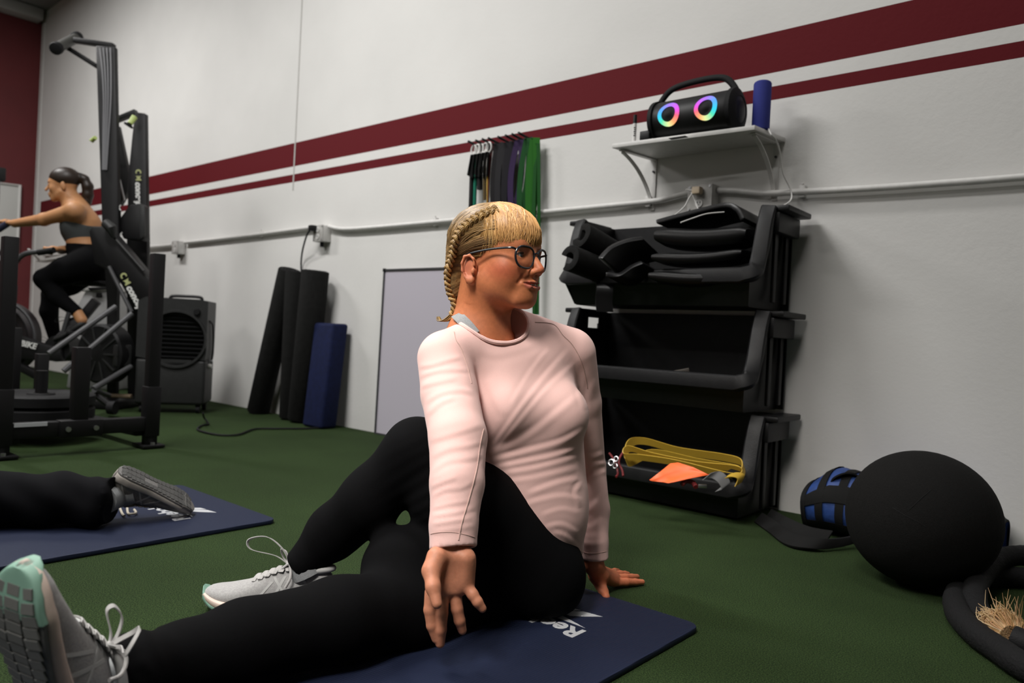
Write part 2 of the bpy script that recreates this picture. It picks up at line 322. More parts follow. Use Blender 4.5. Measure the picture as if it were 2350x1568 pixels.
# boombox
bx = wl(1603, 270, .17); bd = float((bx-_C)@_f)
bc = np.array([float(wl(1597, 268, .175)[0]), WALL_Y-.175, ZT+.078])
spk = thing('boombox', 'black barrel speaker with two glowing rainbow rings and a carrying handle', 'speaker', (bc[0], bc[1], ZT))
hl = .165; R_ = .076
prof = [(-hl-.018, .02), (-hl-.014, .052), (-hl, .069), (-hl+.02, R_), (hl-.02, R_), (hl, .069), (hl+.014, .052), (hl+.018, .02)]
MB().lathe(bc, (1, 0, 0), prof, 40).build('body', M['black_plastic'], spk, smooth=50)
for sx in (-1, 1): MB().lathe(bc+[sx*(hl-.012), 0, 0], (sx, 0, 0), [(0, R_*1.0), (0, R_+.006), (.016, R_+.005), (.024, .066), (.028, .05), (.022, .045)], 36).build('end_cap', M['black_rubber'], spk)
arc = spline([bc+[-hl+.0, -.004, .045], bc+[-hl+.012, 0, .085], bc+[-hl+.06, 0, .125], bc+[0, 0, .138], bc+[hl-.06, 0, .130], bc+[hl-.012, 0, .085], bc+[hl, -.004, .045]], 8)
MB().tube(arc, .0125, 12, up=(0, 1, 0), flat=.75).build('handle', M['black_rubber'], spk)
MB().box(bc+[0, 0, -.074], (.12, .035, .006)).build('foot', M['black_rubber'], spk, bevel=.003)
def led_mat(name, cx, cz, ph, flip):
    m = bpy.data.materials.new(name); m.use_nodes = True; nt = m.node_tree; N = nt.nodes; L = nt.links; N.remove(N['Principled BSDF'])
    g = N.new('ShaderNodeNewGeometry'); sp = N.new('ShaderNodeSeparateXYZ'); L.new(g.outputs['Position'], sp.inputs[0])
    sx = N.new('ShaderNodeMath'); sx.operation = 'SUBTRACT'; sx.inputs[1].default_value = cx; L.new(sp.outputs[0], sx.inputs[0])
    sz = N.new('ShaderNodeMath'); sz.operation = 'SUBTRACT'; sz.inputs[1].default_value = cz; L.new(sp.outputs[2], sz.inputs[0])
    sm = N.new('ShaderNodeMath'); sm.operation = 'MULTIPLY'; sm.inputs[1].default_value = flip; L.new(sx.outputs[0], sm.inputs[0])
    at = N.new('ShaderNodeMath'); at.operation = 'ARCTAN2'; L.new(sm.outputs[0], at.inputs[0]); L.new(sz.outputs[0], at.inputs[1])
    mr = N.new('ShaderNodeMapRange'); mr.inputs[1].default_value = -math.pi; mr.inputs[2].default_value = math.pi; L.new(at.outputs[0], mr.inputs[0])
    cr = N.new('ShaderNodeValToRGB'); e = cr.color_ramp.elements
    cols = [(0, (.75, .85, .35)), (.12, (.10, .75, .45)), (.2, (.04, .65, .85)), (.33, (.12, .40, 1)), (.5, (.42, .22, 1)), (.62, (.62, .16, 1)), (.72, (.85, .1, .75)), (.80, (1, .16, .22)), (.9, (1, .40, .16)), (1, (.75, .85, .35))]
    e[0].position = 0; e[0].color = cols[0][1]+(1,); e[1].position = 1; e[1].color = cols[-1][1]+(1,)
    for p, c in cols[1:-1]: q = e.new(p); q.color = c+(1,)
    L.new(mr.outputs[0], cr.inputs[0]); em = N.new('ShaderNodeEmission'); em.inputs[1].default_value = 1.15; L.new(cr.outputs[0], em.inputs[0]); L.new(em.outputs[0], N['Material Output'].inputs[0]); return m
for i, (ox, fp) in enumerate(((-.077, 1), (.077, -1))):
    cx, cz = bc[0]+ox, bc[2]+.004; rs = []
    for r, dy in ((.030, .003), (.031, .006), (.041, .006), (.046, .002), (.046, -.004), (.030, -.004)):
        ring = []
        for k in range(48):
            a = 2*math.pi*k/48; x = r*math.cos(a); z = r*math.sin(a); ring.append((cx+x, bc[1]-math.sqrt(max(1e-6, R_**2-(z+.004)**2))-dy, cz+z))
        rs.append(ring)
    MB().rings(rs, cap=False, closed=True).build('light_ring', led_mat('rainbow ring', cx, cz, 0, fp), spk)
    rs = [[(cx+r*math.cos(2*math.pi*k/32), bc[1]-math.sqrt(R_**2-(r*math.sin(2*math.pi*k/32)+.004)**2)-dy, cz+r*math.sin(2*math.pi*k/32)) for k in range(32)] for r, dy in ((.030, .0012), (.020, .0005), (.012, .004), (.003, .006))]
    MB().rings(rs).build('driver', M['black_rubber'], spk)
# small blue cylinder speaker, marker, adapter
p = xp(1746, 258, -1.118); cy = float(p[1]); cyl_c = np.array([-1.128, WALL_Y-.14, ZT])
cyl_c = np.array([float(wl(1745, 300, .13)[0]), WALL_Y-.13, ZT])
bs = thing('cylinder_speaker', 'royal blue upright cylinder speaker on the right end of the shelf', 'speaker', cyl_c)
MB().lathe(cyl_c, (0, 0, 1), [(0, .028), (.004, .032), (.172, .032), (.178, .029), (.178, .0)], 32).build('body', mat('royal blue mesh fabric', (.010, .018, .19), .8, bump=.4, bscale=900), bs)
MB().lathe(cyl_c+[0, 0, .1785], (0, 0, 1), [(0, .026), (.003, .024), (.003, 0)], 32).build('top_cap', mat('blue rubber', (.014, .022, .16), .6), bs)
mk = fl(1455, 331, ZT); mk = np.array([mk[0], mk[1]+.05, ZT]); mk = np.array([float(wl(1455, 325, .20)[0]), WALL_Y-.20, ZT])
t = thing('marker_pen', 'white marker pen with a black cap standing on the shelf', 'marker', mk)
MB().cyl(mk, mk+[0, 0, .083], .0082, n=16).build('barrel', M['white_plastic'], t)
MB().cyl(mk+[0, 0, .083], mk+[0, 0, .118], .0082, .0072, n=16).build('cap', M['black_plastic'], t)
b = MB()
tc = nrm(_C-mk); sd = nrm(np.cross((0, 0, 1), tc))
for k in range(5): b.box(mk+tc*.0078+[0, 0, .035+.008*k]+sd*.001*(k % 2), (.0006, .0030 if k % 2 else .0038, .0022), (tc, sd, (0, 0, 1)))
b.build('print', M['black_plastic'], t)
ad = np.array([float(wl(1484, 318, .22)[0]), WALL_Y-.22, ZT])
tag(MB().box(ad+[0, 0, .018], (.022, .02, .018)).build('power_adapter', M['black_plastic'], bevel=.004), 'small black box beside the left end of the barrel speaker', 'adapter')
t = thing('speaker_cable', 'thin white cable hanging from the right end of the shelf', 'cable', cyl_c+[.05, 0, 0])
MB().tube(spline([np.array([cyl_c[0]+.03, cyl_c[1]+.0, ZT+.004]), dp(1770, 309, 2.70), dp(1780, 320, 2.72), dp(1790, 350, 2.74), dp(1796, 395, 2.76), dp(1812, 430, 2.77), dp(1817, 450, 2.76), dp(1812, 463, 2.74), dp(1796, 473, 2.72)], 8), .0028, 8).build('cable', M['white_plastic'], t)
# ================================================================ storage bins
BX0, BX1 = -1.835, -1.04
def storage_bin(z0, lab, yl):
    H = .37; t = thing('storage_bin', lab, 'bin', ((BX0+BX1)/2, 2.60, z0), 'stacked storage bins')
    yb = 2.775; yf = 2.445; x0, x1 = BX0, BX1; ztop = z0+H-.012; zl = z0+.115; th = .008
    # opening edge: from the top (set back) curving forward and down into the front lip
    side = [(2.545, ztop), (2.52, ztop-.05), (2.487, z0+.20), (2.462, z0+.145), (2.44, zl+.008), (2.42, zl-.004)]
    b = MB()
    # floor, back with a hand hole, front lip wall
    b.box(((x0+x1)/2, (yb+yf+.04)/2, z0+.014), ((x1-x0)/2-.03, (yb-yf-.04)/2, .006))
    b.box(((x0+x1)/2, yb-.004, (z0+.01+ztop)/2), ((x1-x0)/2, .004, (ztop-z0-.01)/2))
    b.prism([(x0+.03, yf+.03, z0+.01), (x1-.03, yf+.03, z0+.01), (x1-.01, yf-.018, zl), (x0+.01, yf-.018, zl)], (0, .010, .002))
    b.build('body', M['bin_plastic'], t)
    # side walls
    for sx, xx, inn in ((-1, x0, .03), (1, x1, -.03)):
        poly = [(yb, z0+.012), (yf+.03, z0+.012)]+[(y, z) for y, z in side[::-1]]+[(yb, ztop)]
        sw = MB(); hy0, hy1, hz0, hz1 = 2.605, 2.69, ztop-.072, ztop-.028
        def clip(P, ax, v, keep):
            out = []
            for i in range(len(P)):
                a_, b_ = P[i-1], P[i]; ia, ib = (a_[ax]-v)*keep >= 0, (b_[ax]-v)*keep >= 0
                if ia != ib: t_ = (v-a_[ax])/(b_[ax]-a_[ax]); out.append((a_[0]+(b_[0]-a_[0])*t_, a_[1]+(b_[1]-a_[1])*t_))
                if ib: out.append(b_)
            return out
        mid_ = clip(clip(poly, 1, hz0, 1), 1, hz1, -1)
        for pc_ in ([poly] if sx > 0 else [clip(poly, 1, hz0, -1), clip(poly, 1, hz1, 1), clip(mid_, 0, hy0, -1), clip(mid_, 0, hy1, 1)]):
            sw.prism([(xx+inn*(1 if z < z0+.02 else 0)*.8-sx*.004, y, z) for y, z in pc_], (-sx*th, 0, 0))
        w_ = sw.build('side_wall', M['bin_plastic'], t)
        rib = MB()
        for yy in ((2.60, 2.70) if sx > 0 else (2.72,)): rib.prism([(xx, yy-.012, z0+.03), (xx, yy+.012, z0+.03), (xx, yy+.016, ztop-.05), (xx, yy-.016, ztop-.05)], (sx*.012, 0, 0))
        rib.build('rib', M['bin_plastic'], w_, bevel=.003)
        # stacking ear: a level flange standing out at the top
        fl_ = MB().box((xx+sx*.034, 2.655, ztop-.002), (.036, .11, .010))
        if sx > 0: fl_.box((xx+sx*.02, 2.645, ztop-.05), (.018, .10, .035))
        fl_.build('stacking_ear', M['bin_plastic'], t, bevel=.005)
    # thick rolled rim around the opening
    path = [(x0+.0, y, z) for y, z in side[:-1]]+[(x0+.035, side[-1][0], side[-1][1])]+[(x1-.035, side[-1][0], side[-1][1])]+[(x1, y, z) for y, z in side[:-1][::-1]]
    pp = []
    sp = spline(path[:6], 4)+spline(path[6:], 4)
    rb = MB()
    rs = []
    for i, q in enumerate(sp):
        tt = nrm(sp[min(i+1, len(sp)-1)]-sp[max(i-1, 0)]); out = nrm(np.array([q[0]-(x0+x1)/2, 0, (q[2]-(z0+.45))*1.6])*(1, 1, 1)); out = nrm(out-tt*(out@tt)); fw = np.cross(out, tt); fw = fw if fw[1] < 0 else -fw
        wdt, dep = .027, .016
        rs.append([q+out*a*wdt+fw*c*dep for a, c in ((-1, -.9), (-1, .6), (-.8, 1), (.8, 1), (1, .6), (1, -.9))])
    rb.rings(rs).build('rim', M['bin_plastic'], t, bevel=.003, smooth=45)
    return t
storage_bin(.735, 'topmost black bin of the stack, piled with dark rollers and pads', 2.4)
storage_bin(.368, 'middle black bin of the stack, nearly empty', 2.4)
storage_bin(.002, 'lowest black bin of the stack, with yellow and orange bands inside', 2.4)
# --- in the top bin: rollers and pads
def roller(a, b, r, lab, notch):
    d = nrm(np.asarray(b)-a); x, y, _ = frame_of(d); R1, R2 = r, r*.42
    ang = [notch+math.radians(38)+i*(2*math.pi-math.radians(76))/30 for i in range(31)]
    sec = [R1*(x*math.cos(q)+y*math.sin(q)) for q in ang]+[R2*(x*math.cos(q)+y*math.sin(q)) for q in ang[::-1]]
    t = MB().rings([[np.asarray(a, float)+s for s in sec], [np.asarray(b, float)+s for s in sec]], cap=True)
    return tag(t.build('foam_barbell_pad', M['black_foam'], bevel=.004), lab, 'foam pad', 'split foam pads in the top bin')
roller(dp(1334, 540, 2.86), dp(1470, 620, 3.02), .052, 'upper black split foam pad at the left of the top bin', math.radians(160))
roller(dp(1306, 592, 2.80), dp(1430, 640, 3.0), .050, 'lower black split foam pad sticking out of the left of the top bin', math.radians(200))
def pad(px0, px1, py, d0, d1, zh, lab, sag, dep=.16):
    a = dp(px0, py, d0); b = dp(px1, py-sag, d1); y = nrm((0, 1, 0)); n = 14; rs = []
    for i in range(n+1):
        t = i/n; c = a+(b-a)*t; c = c+np.array([0, 0, -.012*math.sin(math.pi*t)]); e = max(.001, 1-abs(2*t-1)**8)
        hz = zh*(.55+.45*e); hy = dep/2*(.8+.2*e)
        rs.append([c+np.array([0, hy+hy*math.cos(q)*1.0, hz*(abs(math.sin(q))**.5)*(1 if math.sin(q) > 0 else -1)])-np.array([0, 0, 0]) for q in [2*math.pi*k/20 for k in range(20)]])
    return tag(MB().rings(rs).build('exercise_pad', M['vinyl'], smooth=60), lab, 'pad', 'padded black mats in the top bin')
M['vinyl'] = mat('black vinyl', (.004, .004, .0045), .38, bump=.1, bscale=90, spec=.35)
pad(1487, 1705, 632, 2.66, 2.57, .026, 'lowest of the three black padded mats in the top bin', 0)
pad(1494, 1700, 590, 2.68, 2.60, .025, 'middle black padded mat in the top bin', 10)
pad(1500, 1710, 540, 2.72, 2.63, .040, 'top black padded mat lying under the white cable', 4)
a = [dp(x, y, d) for x, y, d in ((1404, 617, 2.72), (1428, 592, 2.74), (1462, 577, 2.76), (1500, 570, 2.78))]
tag(MB().ribbon(spline(a, 6), (.12, .9, -.42), .15, .028).build('folded_pad', M['vinyl'], bevel=.006), 'bent black pad curving between the rollers and mats', 'pad')
a = [dp(x, y, d) for x, y, d in ((1410, 640, 2.69), (1440, 640, 2.70), (1468, 622, 2.72), (1492, 612, 2.73))]
tag(MB().ribbon(spline(a, 6), (.1, .8, -.2), .10, .02).build('folded_pad', M['vinyl'], bevel=.005), 'short curved black pad on the lip of the top bin', 'pad')
a = [dp(x, y, d) for x, y, d in ((1540, 524, 2.86), (1600, 508, 2.84), (1690, 487, 2.80), (1722, 496, 2.76), (1736, 520, 2.74))]
tag(MB().ribbon(spline(a, 6), (.1, .9, -.1), .2, .02).build('draped_bag', M['vinyl'], bevel=.005), 'black bag draped over the back of the top bin', 'bag')
yp = lambda x, y, Y: _C+ray(x, y)*(Y/ray(x, y)[1])
a = [yp(1388, 628, 2.46), yp(1388, 646, 2.425), yp(1388, 662, 2.398), yp(1386, 690, 2.394), yp(1388, 716, 2.396)]
tag(MB().ribbon(spline(a, 5), (.75, .65, 0), .065, .006).build('hanging_strap', M['vinyl']), 'black strap hanging over the front lip of the top bin', 'strap')
c = np.array([float(dp(1517, 868, 2.6)[0]), 2.445, .503]); tag(MB().box(c, (.035, .012, .008), (nrm((.9, .4, .25)), nrm((-.4, .9, 0)), nrm((-.2, -.1, .97)))).build('wooden_handle', mat('dull tan', (.045, .038, .030), .6), bevel=.003), 'small dull handle lying in the middle bin', 'handle')
# --- in the lowest bin: yellow loop bands, orange band, grey strap, red ropes
Y1 = mat('yellow latex', (.46, .29, .03), .5); O1 = mat('orange latex', (.95, .15, .035), .5)
def band(pts, wd, w, m, name, lab, cat, closed=True, t=.003, grp=None):
    return tag(MB().ribbon(spline(pts, 8, closed), wd, w, t, closed).build(name, m), lab, cat, grp)
q = lambda x, y, d: dp(x, y, d)
band([q(1440, 1062, 2.58), q(1444, 1020, 2.66), q(1480, 1013, 2.70), q(1560, 1035, 2.66), q(1660, 1050, 2.58), q(1702, 1062, 2.52), q(1704, 1085, 2.48), q(1690, 1076, 2.50), q(1600, 1060, 2.56), q(1500, 1040, 2.60)], (.2, .4, -.9), .030, Y1, 'loop_band', 'yellow loop band lying at the back of the lowest bin', 'band', grp='yellow bands')
band([q(1434, 1047, 2.55), q(1445, 1030, 2.57), q(1500, 1046, 2.55), q(1600, 1066, 2.49), q(1690, 1076, 2.43), q(1706, 1088, 2.42), q(1690, 1094, 2.42), q(1640, 1084, 2.44), q(1550, 1062, 2.50), q(1470, 1050, 2.55)], (.2, .5, -.8), .026, Y1, 'loop_band', 'yellow loop band stretched in front of the other yellow band', 'band', grp='yellow bands')
band([q(1668, 1094, 2.40), q(1685, 1090, 2.40), q(1700, 1095, 2.40), q(1694, 1112, 2.40)], (.2, .8, .3), .035, Y1, 'loop_band', 'short yellow band end beside the grey strap', 'band', False, grp='yellow bands')
og = [q(1490, 1103, 2.40), q(1530, 1066, 2.44), q(1552, 1062, 2.45), q(1628, 1090, 2.40)]
ob = MB(); 
top = [q(1490, 1102, 2.41), q(1516, 1082, 2.43), q(1538, 1064, 2.45), q(1556, 1062, 2.45), q(1590, 1072, 2.43), q(1627, 1090, 2.40)]
mid = [q(1496, 1105, 2.405), q(1524, 1092, 2.43), q(1550, 1084, 2.44), q(1575, 1079, 2.435), q(1598, 1079, 2.425), q(1628, 1090, 2.40)]
low = [q(1530, 1109, 2.395), q(1545, 1103, 2.41), q(1560, 1097, 2.42), q(1580, 1090, 2.42), q(1600, 1085, 2.42), q(1628, 1090, 2.40)]
bot = [q(1520, 1107, 2.39), q(1534, 1110, 2.385), q(1550, 1107, 2.385), q(1580, 1100, 2.387), q(1605, 1095, 2.39), q(1628, 1091, 2.398)]
n_ = len(top); vs = top+mid+low+bot; fs = [(k*n_+i, k*n_+i+1, (k+1)*n_+i+1, (k+1)*n_+i) for k in range(3) for i in range(n_-1)]
o = ob.add(vs, fs).build('flat_band', O1, smooth=60); o.modifiers.new('s', 'SOLIDIFY').thickness = .002; tag(o, 'bright orange flat band folded in the lowest bin', 'band')
band([q(1622, 1094, 2.385), q(1640, 1090, 2.40), q(1656, 1099, 2.39), q(1665, 1115, 2.38), q(1650, 1122, 2.375)], (.3, .8, .5), .040, mat('grey webbing', (.10, .10, .10), .6), 'webbing_strap', 'grey webbing strap curling beside the orange band', 'strap', False)
band([q(1655, 1090, 2.42), q(1672, 1082, 2.43), q(1690, 1088, 2.42), q(1700, 1102, 2.41)], (.3, .8, .3), .05, M['vinyl'], 'webbing_strap', 'black strap lying under the yellow bands', 'strap', False)
RD = mat('dark red cord', (.14, .008, .010), .6)
b = MB()
for k, pts in enumerate(([q(1398, 1040, 2.6), q(1412, 1060, 2.58), q(1418, 1085, 2.55), q(1414, 1095, 2.53)], [q(1432, 1035, 2.6), q(1420, 1058, 2.57), q(1428, 1080, 2.55), q(1430, 1093, 2.53)])): b.tube(spline(pts, 6), .004, 8)
tag(b.build('red_rope', RD), 'dark red cords hanging in the left of the lowest bin', 'cord')
b = MB()
for x, y, r in ((1403, 1062, .010), (1414, 1054, .008), (1412, 1070, .008)): b.tube([q(x, y, 2.54)+r*np.array([math.cos(a), .3*math.sin(a), math.sin(a)]) for a in [2*math.pi*i/14 for i in range(14)]], .0028, 8, closed=True)
tag(b.build('carabiner_clip', M['steel']), 'silver clips beside the red cords in the lowest bin', 'clip')
b = MB().tube(spline([q(1565, 1112, 2.40), q(1575, 1104, 2.41), q(1590, 1108, 2.41), q(1597, 1118, 2.39)], 6), .008, 10)
tag(b.build('red_grip', RD), 'dark red grip lying under the orange band', 'handle')
c = q(1612, 1116, 2.385); tag(MB().box(c, (.014, .004, .006), (nrm((.75, .65, 0)), nrm((-.65, .75, 0)), (0, 0, 1))).build('buckle', M['steel'], bevel=.002), 'small metal buckle near the grey strap', 'buckle')
# ================================================================ resistance bands on pegs
def peg(x, z): 
    t = thing('wall_peg', 'black wall peg at the %s of the row, carrying bands' % peg.names[peg.i], 'peg', (x, WALL_Y, z), 'pegs for the bands'); peg.i += 1
    MB().cyl((x, WALL_Y, z), (x, WALL_Y-.10, z+.012), .006, n=10).build('rod', M['black_metal'], t)
    MB().lathe((x, WALL_Y-.006, z), (0, 1, 0), [(0, 0), (0, .016), (.006, .016), (.006, 0)], 14).build('base_plate', M['black_metal'], t)
peg.i = 0; peg.names = ['left end', 'second place from left', 'third place from left', 'middle', 'fifth place from left', 'sixth place from left', 'seventh place from left', 'right end']
def wxz(px, py): p = wl(px, py, .05); return float(p[0]), float(p[2])
def hang(px, py, pb, w, gap, col, lab, tw=0., cat='band', th=.005):
    x, z = wxz(px, py); xb, zb = wxz(*pb); n = 16; pts = []
    for i in range(n+1):
        t = i/n; zz = z+(zb-z)*t; pts.append(np.array([x+(xb-x)*t-gap*math.sin(math.pi*min(1, t*1.05+.06))-.006, WALL_Y-.05, zz]))
    back = []
    for i in range(n+1):
        t = 1-i/n; zz = z+(zb-z)*t; back.append(np.array([x+(xb-x)*t+gap*math.sin(math.pi*min(1, t*1.05+.06))+.006, WALL_Y-.05, zz]))
    pts = [p_+np.array([0, -.012*math.sin(2.2*k_/n), 0]) for k_, p_ in enumerate(pts)]; P = pts+back; m_ = len(P); wd = nrm((.8, .25+tw, 0)); rs = []
    for i in range(m_):
        tt = nrm(P[(i+1) % m_]-P[i-1]); nn = nrm(np.cross(tt, wd)); rs.append([P[i]+wd*w/2+nn*th/2, P[i]-wd*w/2+nn*th/2, P[i]-wd*w/2-nn*th/2, P[i]+wd*w/2-nn*th/2])
    return tag(MB().rings(rs, True, True).build('resistance_band', col, smooth=50), lab, cat, 'resistance bands on the wall pegs')
for px, py in ((1090, 335), (1107, 333), (1122, 330), (1136, 328), (1158, 325), (1175, 322), (1190, 319), (1205, 316)):
    x, z = wxz(px, py); peg(x, z)
lt = lambda n, c: mat(n, c, .75, spec=.2)
hang(1212, 318, (1196, 492), .026, .012, lt('green latex', (.012, .075, .018)), 'dark green loop band hanging next to the wide bright green one', .2)
hang(1228, 317, (1219, 508), .034, .010, lt('bright green latex', (.022, .135, .014)), 'wide bright green band at the right end of the row', .25)
hang(1233, 330, (1231, 722), .016, .006, lt('green latex strip', (.012, .080, .014)), 'long green band hanging down behind the woman in pink', .15)
hang(1192, 322, (1178, 505), .030, .022, lt('purple latex', (.030, .014, .055)), 'dark purple band hanging among the black bands')
hang(1172, 326, (1162, 505), .032, .010, lt('black latex', (.008, .007, .010)), 'black loop band hanging just left of the purple one')
hang(1155, 328, (1148, 505), .032, .012, lt('charcoal latex', (.016, .015, .017)), 'charcoal loop band hanging in the middle of the row')
hang(1143, 330, (1137, 500), .030, .008, lt('black latex', (.008, .007, .008)), 'thick black loop band left of the charcoal one')
hang(1132, 334, (1124, 500), .012, .006, lt('maroon latex', (.06, .010, .010)), 'thin maroon band in the left half of the row')
def tubeband(px, py, pb, col, r, lab, hand=True):
    x, z = wxz(px, py); xb, zb = wxz(*pb); y = WALL_Y-.06
    t = thing('tube_band', lab, 'band', (x, y, z), 'tube bands with handles')
    MB().tube([np.array([x+.018*math.cos(a), y, z-.012+.026*math.sin(a)]) for a in [2*math.pi*i/16 for i in range(16)]], .0045, 8, closed=True).build('carabiner', M['white_plastic'], t)
    MB().tube([(x, y, z-.035), ((x+xb)/2-.004, y, (z+zb)/2), (xb, y, zb)], r, 10).build('tube', col, t)
    if hand: MB().ribbon([(x-.004, y-.01, z-.04), (x-.02, y-.012, z-.14), (x+.012, y-.012, z-.16), (x+.010, y-.01, z-.04)], (.5, -1, 0), .030, .004, True).build('handle', M['black_foam'], t)
tubeband(1091, 341, (1084, 478), M['black_rubber'], .013, 'black tube band with a white clip at the left end of the row')
tubeband(1099, 339, (1092, 480), lt('teal latex', (.010, .16, .10)), .009, 'teal tube band second in the row')
tubeband(1107, 338, (1104, 436), M['black_rubber'], .014, 'short black tube band between the teal and the yellow one')
tubeband(1117, 336, (1115, 460), lt('brown latex', (.10, .07, .03)), .008, 'brown tube band left of the yellow one')
tubeband(1125, 334, (1122, 478), lt('yellow latex', (.40, .24, .03)), .006, 'yellow tube band hanging by a white clip')
# ================================================================ rolls and whiteboard leaning on the wall
def leaning_roll(pb, pt, r0, lab, grp='foam rolls leaning on the wall'):
    a = fl(*pb, 0.); b = wl(pt[0], pt[1], r0+.045); a = np.array([a[0], min(a[1], WALL_Y-r0-.025), r0*.18])
    d = nrm(b-a); t = thing('foam_roll', lab, 'foam roll', a, grp); L = np.linalg.norm(b-a)
    MB().lathe(a, d, [(0, 0), (0, r0*.94), (.008, r0), (L-.008, r0), (L, r0*.94), (L, 0)], 32).build('roll', M['black_foam'], t)
    x, y, _ = frame_of(d); P = [b+d*.001+(x*math.cos(q)+y*math.sin(q))*r0*(.15+.8*q/(6*math.pi)) for q in [i*6*math.pi/60 for i in range(61)]]
    MB().ribbon(P, d, .003, .002).build('spiral_edge', M['black_plastic'], t)
leaning_roll((611, 948), (666, 620), .074, 'black foam roll tilted at the left of the leaning group')
leaning_roll((686, 962), (681, 625), .070, 'black foam roll in the middle of the leaning group')
leaning_roll((708, 968), (724, 622), .083, 'black foam roll standing behind the blue mat')
a = fl(757, 979, 0); t = thing('folded_mat', 'navy blue folded mat standing against the wall beside the black rolls', 'mat', (a[0], 2.66, 0))
w2 = .098
bm_ = MB(); n_ = 5
top = wl(762, 740, .05); lean = np.array([float(top[0]-a[0])*.0, .085, .0])
for k in range(1):
    bm_.prism([(a[0]-w2, 2.585, 0.002), (a[0]+w2, 2.585, 0.002), (a[0]+w2, 2.70, .002), (a[0]-w2, 2.70, .002)], (-.01, .06, .622))
bm_.build('mat_body', M['blue_foam'], t, bevel=.018, seg=3)
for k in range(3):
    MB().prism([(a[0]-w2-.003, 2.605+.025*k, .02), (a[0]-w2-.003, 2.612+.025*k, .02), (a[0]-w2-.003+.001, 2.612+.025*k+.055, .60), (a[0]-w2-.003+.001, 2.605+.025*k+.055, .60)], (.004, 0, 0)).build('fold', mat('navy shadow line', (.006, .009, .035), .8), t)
tl = wl(907, 621, .02); bl = fl(884, 994, 0.); bl = np.array([bl[0], min(bl[1], WALL_Y-.03), 0.004]); 
wb = thing('whiteboard', 'large whiteboard leaning on the wall behind the woman in pink', 'whiteboard', bl)
tr = wl(1128, 617, .02); br = np.array([tr[0], bl[1], .004]); tl[2] = tr[2] = .945; tl[0] = bl[0]+.0
nn = nrm(np.cross(tr-tl, bl-tl)); nn = nn if nn[1] < 0 else -nn
MB().prism([tl, tr, br, bl], nn*-.012).build('panel', mat('lavender white board surface', (.50, .47, .53), .25), wb)
for p_, q_ in ((tl, tr), (tr, br), (br, bl), (bl, tl)): MB().bar(p_+nn*.002, q_+nn*.002, .010, .010, up=nn).build('frame', M['dull_steel'], wb)
for p_ in (tl, tr): MB().box(p_+nn*.003, (.009, .007, .009)).build('corner', M['black_plastic'], wb, bevel=.002)
# ================================================================ exercise mats with their print
def rrect(x0, x1, y0, y1, r, z, n=6):
    out = []
    for cx, cy, a0 in ((x1-r, y1-r, 0), (x0+r, y1-r, 90), (x0+r, y0+r, 180), (x1-r, y0+r, 270)):
        out += [(cx+r*math.cos(math.radians(a0+90*i/n)), cy+r*math.sin(math.radians(a0+90*i/n)), z) for i in range(n+1)]
    return out
def exercise_mat(x1, y1, wdt, ln, lab, ox, oy):
    t = thing('exercise_mat', lab, 'mat', (x1-wdt/2, y1-ln/2, 0), 'blue exercise mats')
    MB().prism(rrect(x1-wdt, x1, y1-ln, y1, .03, .001), (0, 0, .012)).build('mat_body', M['mat_blue'], t, bevel=.0025)
    z = .0132
    o = text_obj('printed_word', 'Reebok', .066, (-.842+ox, 1.2545+oy, z), (-1, 0, 0), (0, -1, 0), 'logo_grey', t, ext=.0003, off=.0022)
    A = [(-1.062, 1.344), (-.990, 1.315), (-.954, 1.302), (-.919, 1.283), (-.862, 1.268), (-.94, 1.272), (-.985, 1.29)]
    A = [(-1.03, 1.325), (-.975, 1.306), (-.930, 1.287), (-.899, 1.279), (-.856, 1.267), (-.915, 1.268), (-.953, 1.271), (-.985, 1.295)]
    B1 = [(-.958, 1.299), (-.962, 1.322), (-.950, 1.338), (-.921, 1.342), (-.940, 1.313)]
    B2 = [(-.947, 1.299), (-.928, 1.325), (-.911, 1.341), (-.867, 1.347), (-.894, 1.318), (-.917, 1.298)]
    for P in (A, B1, B2): MB().prism([(x+ox, y+oy, z-.0003) for x, y in P[::-1]], (0, 0, .0006)).build('printed_emblem', 'logo_grey', t, smooth=0)
    return t
exercise_mat(-.70, 1.470, .62, 1.80, 'navy exercise mat under the woman in the pink shirt', 0, 0)
exercise_mat(-1.985, 1.262, .63, 1.80, 'blue exercise mat under the black trouser leg at the left', -1.297, -.185)
# ================================================================ big black ball, bag, strap, battle rope
bcn = dp(2115, 1186, 1.965); br_ = .1845; bz = br_*.955
ball = thing('slam_ball', 'large black fabric-covered ball on the turf in front of the blue bag', 'ball', (bcn[0], bcn[1], 0))
rs = []
for i in range(33):
    t = math.pi*i/32; zz = -math.cos(t); r = math.sin(t)
    z = bz+br_*zz*(.955 if zz > 0 else .955); 
    if zz < -.93: z = bz-br_*.955*.93-(abs(zz)-.93)*.01
    rs.append([(bcn[0]+br_*max(r, .01)*math.cos(2*math.pi*k/48), bcn[1]+br_*max(r, .01)*math.sin(2*math.pi*k/48), max(z, .001)) for k in range(48)])
MB().rings(rs).build('cover', mat('black woven cover', (.0062, .006, .0058), .92, spec=.15, noise=.35, nscale=300, bump=.5, bscale=700), ball, smooth=80)
tc = nrm(_C-bcn); sd = nrm(np.cross((0, 0, 1), tc)); up = np.cross(tc, sd)
b = MB()
